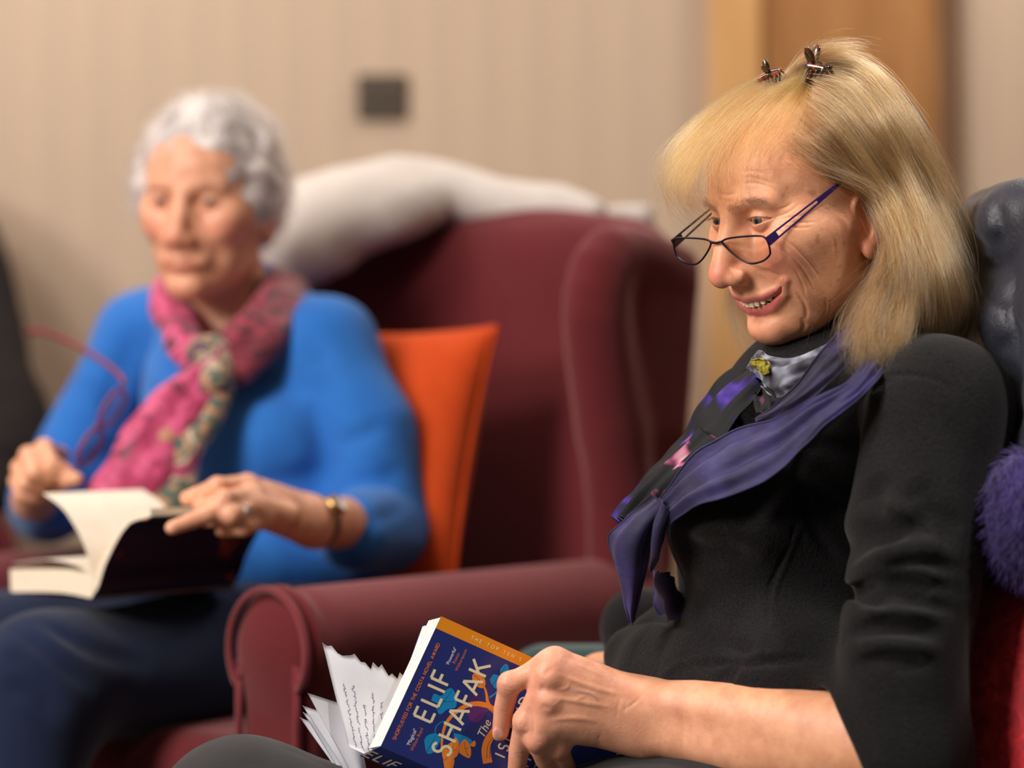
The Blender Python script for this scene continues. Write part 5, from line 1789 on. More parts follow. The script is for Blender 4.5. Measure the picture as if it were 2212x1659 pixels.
# tuft standing at the clip, combed back over it
GX = np.array([GA[3], GA[3] * .5 + GW[0] * .5, GW[0], GW[1]])
PX, wX, lX = strands_between(GX, 650, m=24, seed=25, sink=(-.002, .004), jit=.0042, clump=.005, short=.6, wave=.004)
GL = dguides([
    [(1918, 505, 2.152), (1888, 600, 2.138), (1854, 672, 2.122), (1836, 742, 2.108), (1838, 800, 2.100)],
    [(1938, 530, 2.150), (1914, 620, 2.134), (1884, 692, 2.116), (1866, 752, 2.104), (1862, 794, 2.098)],
    [(1958, 550, 2.150), (1948, 640, 2.130), (1928, 712, 2.112), (1908, 764, 2.102), (1896, 788, 2.096)],
    [(1978, 560, 2.150), (1984, 650, 2.130), (1970, 720, 2.110), (1950, 765, 2.100), (1936, 782, 2.095)]])
PL, wL, lL = strands_between(GL, 1500, m=24, seed=31, sink=(-.001, .010), jit=.0036, clump=.006, wave=.007, short=.3, rootcut=.2)
GT = dguides([
    [(1690, 190, 2.23), (1712, 150, 2.232), (1736, 118, 2.235), (1765, 100, 2.24), (1810, 92, 2.245), (1850, 104, 2.25)],
    [(1730, 185, 2.215), (1745, 150, 2.222), (1770, 120, 2.23), (1805, 108, 2.235), (1850, 112, 2.24), (1885, 132, 2.245)],
    [(1650, 215, 2.22), (1680, 175, 2.225), (1715, 140, 2.232), (1750, 122, 2.238), (1790, 118, 2.24), (1830, 126, 2.245)]])
PT, wT, lT = strands_between(GT, 800, m=24, seed=6, sink=(-.002, .006), jit=.003, clump=.003, short=.6)
# fly-aways and the fine hair by the temple and ear
PF, wF, lF = strands_between(GB, 800, seed=7, sink=(-.010, .004), jit=.007, clump=.008, short=.5, wave=.012, rootcut=.3)


def catm_rows(P, m):
    t = np.linspace(0, P.shape[1] - 1, m); k = np.clip(t.astype(int), 0, P.shape[1] - 2); u = (t - k)[None, :, None]
    return P[:, k] * (1 - u) + P[:, k + 1] * u


def hcols(n, w, lock, base, tip, grey, seed, gfun=None):
    r = np.random.default_rng(seed)
    a = r.uniform(0, 1, n)[:, None]
    lk = (np.random.default_rng(seed + 100).uniform(0, 1, 400)[lock])[:, None]
    c = np.array(base[:3]) * (1 - a) + np.array(tip[:3]) * a
    c = c * (.36 + .90 * lk)
    gq = (r.uniform(0, 1, n) < (.22 if gfun is None else gfun))[:, None]
    return np.where(gq, np.array(grey[:3]) * (.8 + .4 * a), c)


bl1, bl2, gry = lin(80, 52, 26), lin(170, 120, 66), lin(186, 160, 124)
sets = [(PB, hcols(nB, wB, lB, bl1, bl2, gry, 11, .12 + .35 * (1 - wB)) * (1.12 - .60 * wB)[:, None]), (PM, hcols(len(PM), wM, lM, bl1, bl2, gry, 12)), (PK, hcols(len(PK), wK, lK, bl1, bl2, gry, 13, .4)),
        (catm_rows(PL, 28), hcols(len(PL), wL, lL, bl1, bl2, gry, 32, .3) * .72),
        (PF, hcols(len(PF), wF, lF, bl2, bl2, gry, 14))]
PP = np.concatenate([s_[0] for s_ in sets]); CC = np.concatenate([s_[1] for s_ in sets])
M_BLOND = hair_mat('blonde_hair', .25)
M_BROW = plain('brow_hair', lin(146, 114, 92), .6)
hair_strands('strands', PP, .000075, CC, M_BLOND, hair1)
sets = [(PX, hcols(len(PX), wX, lX, lin(150, 100, 48), lin(218, 166, 96), gry, 26, .2)), (PA, hcols(len(PA), wA, lA, lin(150, 100, 48), lin(218, 166, 96), gry, 15, .08)), (PW, hcols(len(PW), wW, lW, lin(150, 100, 48), lin(218, 166, 96), gry, 16, .2)),
        (PT, hcols(len(PT), wT, lT, lin(84, 54, 28), bl2, gry, 17, .2))]
PP = np.concatenate([s_[0] for s_ in sets]); CC = np.concatenate([s_[1] for s_ in sets])
hair_strands('fringe', PP, .00007, CC, M_BLOND, hair1)

# brows and lashes
def local_hairs(name, centre_line, n, length, direction, spread, col, rad, parent, seed):
    r = np.random.default_rng(seed)
    cl = catmull(centre_line, 60)
    k = r.integers(0, 60, n)
    root = cl[k] + r.normal(size=(n, 3)) * spread
    d = np.array([direction(u / 59.0) for u in k]) + r.normal(size=(n, 3)) * .22
    d /= np.linalg.norm(d, axis=1)[:, None]
    t = np.linspace(0, 1, 6)[None, :, None]
    L = (length * r.uniform(.6, 1.1, n))[:, None, None]
    P = root[:, None] + L * t * d[:, None] + L * t ** 2 * np.array([0, 0, -.12])
    hair_strands(name, H1.w(P.reshape(-1, 3)).reshape(P.shape), rad, np.tile(np.array(col[:3]), (n, 1)) * r.uniform(.7, 1.3, n)[:, None], M_BROW, parent)


brow_px = [(1574, 455), (1590, 446), (1610, 437), (1632, 434), (1650, 436)]
bl_ = cast(S0, brow_px, H1, near=2.1, far=2.4)
local_hairs('eyebrow', bl_, 300, .0062, lambda u: np.array([-.75, .12 - .3 * u, .75 - 1.0 * u]), np.array([.0014, .0014, .0024]), lin(108, 84, 72), .00008, W1, 21)
local_hairs('eyebrow', bl_ * np.array([-1, 1, 1]), 300, .0062, lambda u: np.array([.75, .12 - .3 * u, .75 - 1.0 * u]), np.array([.0014, .0014, .0022]), lin(108, 84, 72), .00006, W1, 22)
for s in (1, -1):
    lid = [(s * (31 + 13 * u) * .001, (.0745 + .0141 * math.sqrt(max(.05, 1 - (u * 13 / 14.6) ** 2))), .0228 + .0040 * (1 - abs(u) ** 2.2)) for u in np.linspace(-.9, .95, 9)]
    local_hairs('eyelashes', lid, 70, .0055, lambda u, s=s: np.array([s * (u - .4) * .6, 1.0, .12]), np.array([.0003, .0003, .0002]), lin(92, 70, 56), .00006, W1, 23)


# ------------------------------------------------------------------ scarf
def tidy(P, n):
    return catmull(P, n)


def loft(name, edges, mat, parent, n_u=60, n_v=18, off=.004, fold=.0025, freq=5.0, seed=0, thick=.0009, surf=None, conv=Z3, bulge=0.004):
    """cloth spanned between two or more edge lines (photo pixels laid on the jacket, or with their own depth)"""
    E = []
    for L in edges:
        P = []
        for q in L:
            px, py = conv([q[:2]])[0]
            if len(q) > 2:
                P.append(at(px, py, q[2]))
            else:
                c = cast(surf or J0, [(px, py)], near=1.9, far=2.7)[0]
                r_ = c - np.array([0, 0, CAMZ]); r_ /= np.linalg.norm(r_)
                P.append(c - r_ * off)
        E.append(catmull(P, n_u))
    E = np.array(E)
    V = np.array([catmull(E[:, i], n_v) for i in range(n_u)])           # (n_u, n_v, 3)
    du = np.gradient(V, axis=0); dv = np.gradient(V, axis=1)
    N = np.cross(du, dv); N /= np.linalg.norm(N, axis=2)[..., None] + 1e-9
    toc = np.array([0, 0, CAMZ]) - V
    N *= np.sign((N * toc).sum(2))[..., None]
    r_ = np.random.default_rng(seed)
    v = np.linspace(0, 1, n_v)[None, :]; u = np.linspace(0, 1, n_u)[:, None]
    h = bulge * np.sin(PI * v) + 0 * u
    h = h + (noise3(V.reshape(-1, 3), seed + 40, n=16, f0=60, f1=240).reshape(n_u, n_v)) * .0009
    for _ in range(4):
        fq = freq * r_.uniform(.5, 1.7); a = r_.uniform(-.35, .35)
        h = h + fold * .5 * np.sin(2 * PI * (fq * v + a * u * 3) + r_.uniform(0, 6.28) + 1.2 * np.sin(3 * u + r_.uniform(0, 6)))
    V = V + N * h[..., None]
    A = V.reshape(-1, 3); Bk = (V - N * thick).reshape(-1, 3)
    F = grid_faces(n_u, n_v); m = len(A)
    edge = [(i, 0) for i in range(n_u)] + [(n_u - 1, j) for j in range(1, n_v)] + [(i, n_v - 1) for i in range(n_u - 2, -1, -1)] + [(0, j) for j in range(n_v - 2, 0, -1)]
    e = np.array([i * n_v + j for i, j in edge]); e2 = np.roll(e, -1)
    Fa = np.vstack([F, F[:, ::-1] + m, np.stack([e, e2, e2 + m, e + m], 1)])
    o = link(name, mesh_np(np.vstack([A, Bk]), Fa), mat, parent)
    # hem: a fine rolled edge along the long sides
    parts = [tube(V[:, 0] , .0009, 6), tube(V[:, -1], .0009, 6)]
    Vh, Fh = merge(parts)
    link('hem', mesh_vf(Vh, Fh), mat, o)
    return o


def voile(name, c1, c2):
    m, nt, b = new_mat(name)
    v = coords(nt)
    n = nd(nt, 'ShaderNodeTexNoise', Scale=16.0, Detail=3.0, Distortion=.6)
    w = nd(nt, 'ShaderNodeTexNoise', Scale=1500.0, Detail=1.0)
    s_ = nd(nt, 'ShaderNodeTexNoise', Scale=1.0, Detail=3.0)
    nt.links.new(v, n.inputs['Vector']); nt.links.new(v, w.inputs['Vector']); nt.links.new(coords(nt, (90, 90, 260)), s_.inputs['Vector'])
    c = ramp(nt, n.outputs['Fac'], [(.36, c1), (.62, c2)])
    g = ramp(nt, s_.outputs['Fac'], [(.3, (.78, .78, .80, 1)), (.7, (1.2, 1.2, 1.2, 1))])
    nt.links.new(mixcol(nt, .8, c, g, 'MULTIPLY'), b.inputs['Base Color'])
    b.inputs['Roughness'].default_value = .62
    b.inputs['Specular IOR Level'].default_value = .3
    b.inputs['Sheen Weight'].default_value = .15
    b.inputs['Sheen Tint'].default_value = (.75, .7, 1, 1)
    p = bump(nt, b, w.outputs['Fac'], .3, .0006)
    bump(nt, b, s_.outputs['Fac'], .25, .001, p)
    return m


def floral(name, stops, scale, dist=.9):
    m, nt, b = new_mat(name)
    v = coords(nt)
    n = nd(nt, 'ShaderNodeTexNoise', Scale=scale, Detail=1.5, Distortion=dist)
    nt.links.new(v, n.inputs['Vector'])
    nt.links.new(ramp(nt, n.outputs['Fac'], stops), b.inputs['Base Color'])
    b.inputs['Roughness'].default_value = .7
    b.inputs['Specular IOR Level'].default_value = .25
    return m


M_VIO = voile('violet_voile', lin(30, 26, 60), lin(50, 44, 96))
M_VIO2 = voile('dark_violet_voile', lin(26, 21, 44), lin(42, 34, 72))
blk = lin(22, 21, 26)
M_FLOR = floral('dark_floral_silk', [(.0, lin(40, 44, 30)), (.26, blk), (.55, blk), (.60, lin(34, 24, 84)), (.66, lin(64, 42, 136)), (.74, lin(124, 66, 160))], 30, .5)
M_FLOR2 = floral('dark_silk_with_pink_blossom', [(.0, lin(74, 72, 46)), (.28, blk), (.57, blk), (.62, lin(110, 50, 80)), (.68, lin(168, 92, 122)), (.78, lin(196, 160, 170))], 42, .6)
M_PALE = floral('grey_silk', [(.30, lin(38, 36, 44)), (.44, lin(78, 78, 88)), (.56, lin(128, 130, 144)), (.70, lin(168, 172, 186))], 34, .8)
M_YEL = floral('yellow_blossom_silk', [(.36, lin(52, 50, 14)), (.50, lin(160, 148, 48)), (.66, lin(96, 92, 28))], 160, .5)
scarf = empty('scarf', tuple(at(1640, 800, 2.2)), label='purple and dark floral scarf around the neck of the woman in black', cat='scarf')
Z8 = lambda L: [(1280 + x / 2.369, 660 + y / 2.369) for x, y in L]
# far, dark flowered fall down the front
loft('floral_drape', [[(850, 310, 2.25), (700, 365, 2.26), (565, 490, 2.27), (490, 640, 2.275), (375, 760, 2.275), (215, 950, 2.275), (122, 1110, 2.27)],
                      [(860, 360, 2.20), (740, 440, 2.21), (620, 570, 2.215), (530, 690, 2.22), (410, 800, 2.22), (270, 970, 2.225), (150, 1112, 2.23)],
                      [(868, 430, 2.175), (790, 520, 2.175), (680, 640, 2.175), (570, 750, 2.18), (450, 880, 2.185), (340, 1010, 2.19), (190, 1112, 2.20)]], M_FLOR, scarf, n_u=80, n_v=30, conv=Z8, fold=.0045, freq=2.6, seed=4, bulge=.004)
loft('floral_drape', [[(545, 640, 2.20), (440, 735, 2.20), (330, 830, 2.205), (230, 960, 2.21), (150, 1090, 2.22)],
                      [(640, 680, 2.16), (545, 770, 2.165), (440, 890, 2.17), (330, 1010, 2.18), (210, 1100, 2.19)]], M_FLOR2, scarf, n_u=60, n_v=16, conv=Z8, fold=.003, freq=1.5, seed=14, bulge=.003)
# grey blossom round the front of the neck
loft('neck_wrap', [[(800, 300, 2.235), (845, 232, 2.205), (905, 262, 2.165), (1000, 268, 2.14), (1110, 235, 2.13), (1235, 170, 2.135)],
                   [(812, 320, 2.23), (850, 330, 2.185), (920, 350, 2.150), (1010, 340, 2.125), (1110, 300, 2.12), (1240, 240, 2.125)],
                   [(835, 350, 2.225), (880, 420, 2.175), (950, 470, 2.145), (1030, 430, 2.12), (1120, 370, 2.115), (1240, 320, 2.12)]], M_PALE, scarf, conv=Z8, fold=.002, freq=2.5, seed=6, bulge=.003)
loft('yellow_blossom', [[(818, 282, 2.196), (850, 272, 2.166), (885, 280, 2.150), (910, 300, 2.143)],
                        [(822, 300, 2.194), (850, 310, 2.166), (880, 322, 2.150), (905, 322, 2.143)],
                        [(840, 318, 2.186), (865, 345, 2.164), (885, 350, 2.150), (900, 340, 2.144)]], M_YEL, scarf, n_u=30, n_v=14, conv=Z8, fold=.0006, seed=7, bulge=.0015)
loft('neck_wrap', [[(835, 380, 2.205), (845, 470, 2.18), (850, 560, 2.165)], [(960, 450, 2.15), (965, 480, 2.145), (930, 560, 2.15)]], M_FLOR2, scarf, n_u=30, n_v=14, conv=Z8, fold=.003, freq=1.6, seed=8)
# violet band crossing from the neck down to the chest
loft('violet_band', [[(1345, 60, 2.200), (1268, 128, 2.15), (1180, 230, 2.112), (1070, 370, 2.112), (960, 485, 2.125), (845, 580, 2.150)],
                     [(1385, 90, 2.20), (1310, 188, 2.135), (1220, 290, 2.100), (1110, 420, 2.100), (990, 530, 2.115), (850, 596, 2.145)],
                     [(1420, 140, 2.195), (1345, 262, 2.12), (1215, 390, 2.092), (1095, 490, 2.098), (960, 560, 2.118), (860, 604, 2.142)]], M_VIO2, scarf, conv=Z8, fold=.002, freq=1.6, seed=9, bulge=.003)
# broad violet fall from the shoulder to the lower front
loft('violet_fall', [[(1430, 190, 2.185), (1392, 285, 2.120), (1310, 385, 2.090), (1215, 440, 2.088), (1100, 500, 2.098), (940, 590, 2.120), (800, 625, 2.140), (640, 700, 2.150), (510, 790, 2.158), (390, 940, 2.168), (320, 1030, 2.175)],
                     [(1490, 200, 2.185), (1436, 318, 2.105), (1345, 425, 2.076), (1230, 500, 2.078), (1110, 580, 2.085), (960, 690, 2.100), (820, 760, 2.115), (680, 830, 2.122), (550, 900, 2.132), (430, 1000, 2.15), (345, 1085, 2.165)],
                     [(1550, 215, 2.185), (1476, 352, 2.090), (1360, 480, 2.068), (1200, 600, 2.070), (1100, 700, 2.075), (940, 850, 2.085), (800, 935, 2.097), (650, 985, 2.105), (540, 1010, 2.115), (440, 1065, 2.135), (360, 1150, 2.155)]], M_VIO, scarf, n_u=90, n_v=36, conv=Z8, fold=.0022, freq=2.2, seed=10, bulge=.004)
# hanging pointed tail
loft('tail', [[(330, 985, 2.17), (160, 1095, 2.19), (72, 1182, 2.20), (105, 1330, 2.20), (160, 1500, 2.20), (203, 1622, 2.20)],
              [(345, 1010, 2.155), (240, 1110, 2.165), (175, 1220, 2.17), (175, 1370, 2.18), (190, 1510, 2.19), (205, 1624, 2.20)],
              [(352, 1050, 2.16), (325, 1120, 2.17), (300, 1230, 2.175), (275, 1380, 2.185), (235, 1520, 2.19), (208, 1625, 2.20)]], M_VIO, scarf, n_u=70, n_v=26, conv=Z8, fold=.0028, freq=1.6, seed=11, bulge=.002)
loft('tail', [[(345, 985, 2.16), (305, 1130, 2.165), (298, 1270, 2.17), (300, 1345, 2.175)], [(372, 1010, 2.145), (345, 1130, 2.15), (330, 1250, 2.16), (306, 1345, 2.175)], [(385, 1080, 2.15), (372, 1180, 2.155), (345, 1270, 2.165), (312, 1345, 2.175)]], M_VIO, scarf, n_u=40, n_v=16, conv=Z8, fold=.0025, freq=1.3, seed=12)
loft('tail', [[(312, 1350, 2.25), (318, 1480, 2.25), (345, 1590, 2.25)], [(360, 1360, 2.22), (385, 1490, 2.22), (430, 1605, 2.22)], [(420, 1400, 2.24), (470, 1500, 2.24), (545, 1600, 2.24)]], M_VIO2, scarf, n_u=36, n_v=18, conv=Z8, fold=.003, freq=1.5, seed=13)


# ------------------------------------------------------------------ glasses low on the nose
G0 = H1.w(np.array([0, .1105, .004]))
gD = G0[1]
GF = Frame(at(1549, 528, gD - .002), rotm(('z', math.radians(132)), ('x', math.radians(-20)), ('y', math.radians(-1.5))))
M_FRAME = plain('violet_metal', lin(26, 20, 40), .32, .55)
M_TEMPLE = plain('purple_enamel', lin(62, 36, 104), .35, .2)
gl = empty('glasses', tuple(GF.o), label='narrow dark purple reading glasses low on the nose of the woman in black', cat='glasses')
lp = np.array([(-7.5, 3), (-13, 5.2), (-22, 6.6), (-40, 7.4), (-57, 7.0), (-63.5, 5), (-66.3, 0), (-66.8, -8), (-65.0, -14), (-57, -19.2), (-47, -21.6), (-38, -21.6), (-28.5, -17.5), (-18.5, -10.0), (-10.5, -2.2)]) * .87
for s in (1, -1):
    q_ = lp * np.array([s, 1])
    cl = np.vstack([q_, q_[:1]])
    c2 = catmull(np.c_[cl[:, 0], np.zeros(len(cl)), cl[:, 1]], 70)[:-1] * .001
    c2[:, 1] = -.004 * (np.abs(c2[:, 0]) / .058) ** 2
    W_ = GF.w(c2)
    link('rim', mesh_vf(*tube(W_, .00095, 8, closed=True)), M_FRAME, gl)
    fw = GF.R[:, 1]
    cen = W_.mean(0) + fw * .0012
    V = np.vstack([W_, [cen], W_ - fw * .0012, [cen - fw * .0012]]); k_ = len(W_)
    i_ = np.arange(k_); j_ = (i_ + 1) % k_
    F = [[a, b_, k_] for a, b_ in zip(i_, j_)] + [[b_ + k_ + 1, a + k_ + 1, 2 * k_ + 1] for a, b_ in zip(i_, j_)]
    link('lens', mesh_np(V, F), M_LENS, gl)
    np_ = GF.w(np.array([[-s * -9.0, -3, -2], [-s * -8.2, -8, -4], [-s * -7.4, -10, -8]]) * .001)
    link('nose_pad', mesh_vf(*tube(catmull(np_, 8), [.0005] * 5 + [.0012, .002, .0012], 8)), plain('clear_plastic', lin(220, 205, 195), .2), gl)
link('bridge', mesh_vf(*tube(GF.w(catmull([(-.0074, 0, .0026), (-.004, .001, .0022), (0, .0013, .0018), (.004, .001, .0022), (.0074, 0, .0026)], 14)), .0013, 8)), M_FRAME, gl)


def temple(h0, end, upv, wide0, wide1):
    """flat metal side arm with a long slot: hinge plate, two rails, solid end"""
    d = end - h0; L = np.linalg.norm(d); d /= L
    up = upv - d * (upv @ d); up /= np.linalg.norm(up)
    sd = np.cross(d, up)
    wv = lambda t: wide0 + (wide1 - wide0) * t
    parts = []

    def slab(t0, t1, a0, b0, a1, b1, th=.0011):
        V = []
        for t, a, b_ in ((t0, a0, b0), (t1, a1, b1)):
            for e in (a, b_):
                for k in (-th / 2, th / 2):
                    V.append(h0 + d * L * t + up * e + sd * k)
        F = np.array([[0, 1, 3, 2], [4, 6, 7, 5], [0, 2, 6, 4], [1, 5, 7, 3], [0, 4, 5, 1], [2, 3, 7, 6]])
        parts.append((np.array(V), F))
    h = lambda t: wv(t) / 2
    slab(-.01, .13, -h(0), h(0), -h(.13), h(.13))
    N = 10
    for k in range(N):
        t0 = .13 + (.72 - .13) * k / N; t1 = .13 + (.72 - .13) * (k + 1) / N
        w0 = .0016
        slab(t0, t1, h(t0) - w0, h(t0), h(t1) - w0, h(t1))
        slab(t0, t1, -h(t0), -h(t0) + w0, -h(t1), -h(t1) + w0)
    slab(.72, 1.0, -h(.72), h(.72), -h(1) * .9, h(1) * .9)
    return merge(parts)


for s in (-1, 1):
    h0 = GF.w(np.array([s * .0582, -.0045, .0006]))
    Ds = np.linspace(2.10, 2.25, 151)
    e_ = at(1806, 402, Ds[int(np.argmin([abs(H1.l(at(1806, 402, q_))[0] + .0765) for q_ in Ds]))])
    end = e_ if s < 0 else H1.w(H1.l(e_) * np.array([-1, 1, 1]))
    V, F = temple(h0, end, np.array([0, 0, 1.0]) + GF.R[:, 1] * .4, .0088, .0042)
    link('temple', mesh_np(V, F), M_TEMPLE if s < 0 else M_FRAME, gl, smooth=False)
    d = end - h0; d /= np.linalg.norm(d)
    el = H1.l(end) * np.array([-s, 1, 1]); el[0] = -abs(el[0])
    tips = [H1.w(np.array([-s * -1, 1, 1]) * (el + o_) * np.array([1, 1, 1])) for o_ in (np.array([0, 0, 0]), np.array([.0015, -.014, .004]), np.array([.004, -.028, .002]), np.array([.005, -.040, -.016]))]
    link('temple_tip', mesh_vf(*tube(catmull(tips, 14), .0019, 8)), plain('black_acetate', lin(24, 22, 30), .3), gl)


# ------------------------------------------------------------------ tortoiseshell hair claws
m, nt, b = new_mat('tortoiseshell')
n = nd(nt, 'ShaderNodeTexNoise', Scale=90.0, Detail=2.0, Distortion=.8)
nt.links.new(coords(nt), n.inputs['Vector'])
nt.links.new(ramp(nt, n.outputs['Fac'], [(.42, lin(34, 20, 14)), (.56, lin(84, 40, 18)), (.68, lin(176, 88, 30))]), b.inputs['Base Color'])
b.inputs['Roughness'].default_value = .18
b.inputs['Coat Weight'].default_value = .5
M_TORT = m


def claw(c, u, w, sc, label):
    """spring hair claw: two curved jaws with teeth, two finger levers, a hinge pin"""
    c = np.asarray(c, float); u = np.asarray(u, float); u /= np.linalg.norm(u)
    w = np.asarray(w, float); w -= u * (w @ u); w /= np.linalg.norm(w)
    v = np.cross(u, w)
    f = lambda a, b_, d_: c + (u * a + v * b_ + w * d_) * sc
    root = empty('hair_claw', tuple(c), label=label, cat='hair clip', group='tortoiseshell hair claws')
    for s in (1, -1):
        S = Sculpt()
        S.chain([f(-.016, s * .004, .002), f(0, s * .006, .004), f(.016, s * .004, .002)], np.array([.0028, .0034, .0028]) * sc, .002 * sc)
        for a in (-.015, -.009, -.003, .003, .009, .015):
            S.chain([f(a, s * .005, .001), f(a, s * .012, -.007), f(a, s * .008, -.016)], np.array([.0017, .0016, .0009]) * sc, .0012 * sc)
        sculpt_part('jaw', S, c - .026 * sc - .003, c + .026 * sc + .003, .0009, M_TORT, root)
        S = Sculpt()
        S.ell(f(s * .002, s * .007, .013), np.array([.0052, .0024, .0105]) * sc, .001, np.stack([u, v, w], 1) @ rotm(('x', -s * .45)))
        sculpt_part('lever', S, c - .03 * sc, c + .03 * sc, .0009, M_TORT, root)
    link('hinge_pin', mesh_vf(*tube([f(-.010, 0, .004), f(.010, 0, .004)], .0016 * sc, 8)), plain('copper_pin', lin(190, 96, 50), .25, .8), root)
    return root


claw(at(1756, 150, 2.228), (.6, -.55, -.10), (-.22, -.10, 1), 1.0, 'larger tortoiseshell hair claw standing on the crown of the blonde hair')
claw(at(1664, 164, 2.230), (.75, -.5, .25), (-.45, -.35, .8), .66, 'smaller tortoiseshell hair claw in front of the other on the blonde hair')


# ------------------------------------------------------------------ the paperback in her hand
book = empty('paperback_book', tuple(TL), label='blue paperback novel with an orange edge held by the woman in black', cat='book')
cv = lambda U, V, off=0.0: TL + bu * (U * BW / 129.0) + bv * (V * BH / 198.0) + bn * off
M_COVER = plain('blue_cover', lin(36, 44, 112), .36, 0, .5)
M_BAND = plain('orange_band', lin(228, 140, 30), .32)
M_CREAM = grainy('cream_page_edges', lin(244, 234, 214), lin(250, 242, 226), (30.0, 30.0, 30.0), .8, .05)


def plate(pts, th, name, mat, parent, smooth=False):
    """flat outline (list of U,V in mm on the cover) with thickness th = (low, high) above the cover"""
    lo, hi = th
    k = len(pts)
    V = [cv(U, W, hi) for U, W in pts] + [cv(U, W, lo) for U, W in pts]
    F = [list(range(k)), list(range(2 * k - 1, k - 1, -1))] + [[i, i + k, (i + 1) % k + k, (i + 1) % k] for i in range(k)]
    me = mesh_np(np.array(V), F)
    return link(name, me, mat, parent, smooth)


NU = 12
# front cover, slightly curled near the spine, and the orange strip at its fore edge
def cover_sheet(name, u0, u1, off, th, mat, parent):
    us = np.linspace(u0, u1, NU); vs = np.linspace(0, 198, 6)
    A = np.array([[cv(U, W, off) for W in vs] for U in us]); B_ = np.array([[cv(U, W, off - th) for W in vs] for U in us])
    F = grid_faces(NU, 6); m_ = NU * 6
    edge = [(i, 0) for i in range(NU)] + [(NU - 1, j) for j in range(1, 6)] + [(i, 5) for i in range(NU - 2, -1, -1)] + [(0, j) for j in range(4, 0, -1)]
    e = np.array([i * 6 + j for i, j in edge]); e2 = np.roll(e, -1)
    F = np.vstack([F, F[:, ::-1] + m_, np.stack([e, e2, e2 + m_, e + m_], 1)])
    return link(name, mesh_np(np.vstack([A.reshape(-1, 3), B_.reshape(-1, 3)]), F), mat, parent, False)


fc = cover_sheet('front_cover', 0, 129, 0.0, .0006, M_COVER, book)
cover_sheet('cover_band', 117.2, 129, .00008, .0001, M_BAND, fc)


def prism(name, corners_front, back, mat, parent):
    """box from four front corners pushed back by a vector"""
    A = np.array(corners_front); V = np.vstack([A, A + back])
    F = [[0, 1, 2, 3], [7, 6, 5, 4]] + [[i, i + 4, (i + 1) % 4 + 4, (i + 1) % 4] for i in range(4)]
    return link(name, mesh_np(V, F), mat, parent, False)


backv = -bn * .019 - bu * .0080 - bv * .0035
pb = prism('page_block', [cv(1, .6, -.0007), cv(128, .6, -.0007), cv(128, 197.4, -.0007), cv(1, 197.4, -.0007)], backv, M_CREAM, book)
# thin darker cream lines between bundles of leaves on the block
for k in range(1, 4):
    t = k / 4.0
    a = np.array([cv(1, .6, -.0007), cv(128, .6, -.0007)]) + backv * t - bv * .00012
    link('leaf_edge', mesh_vf(*tube(a, .00018, 5)), plain('leaf_edge_cream', lin(214, 202, 180), .9), pb)
sdir = -bn * .017 - bu * .0165 - bv * .0085
sp_ = prism('spine', [cv(0, 0, 0), cv(0, 198, 0), cv(0, 198, 0) + sdir, cv(0, 0, 0) + sdir], (bn * .55 - bu * .8) * -.0007, M_COVER, book)
# back half of the book, folded back round her fingers
s1 = cv(0, 7, 0) - bn * .026 - bu * .012
bd = -bn * .30 + bu * .954
bnn = np.cross(bd, bv); bnn /= np.linalg.norm(bnn)
if bnn @ bn < 0: bnn = -bnn
prism('back_pages', [s1 + bd * .002 + bnn * .001, s1 + bd * .127 + bnn * .001, s1 + bd * .127 + bv * .197 + bnn * .001, s1 + bd * .002 + bv * .197 + bnn * .001], bnn * .007, M_CREAM, book)
prism('back_cover', [s1, s1 + bd * .129, s1 + bd * .129 + bv * .198, s1 + bv * .198], -bnn * .0006, M_COVER, book)

# ---- lettering: strokes for the capitals, outline type for the small lines
def arc(cx, cy, rx, ry, a0, a1, n=9):
    return [(cx + rx * math.cos(math.radians(a)), cy + ry * math.sin(math.radians(a))) for a in np.linspace(a0, a1, n)]


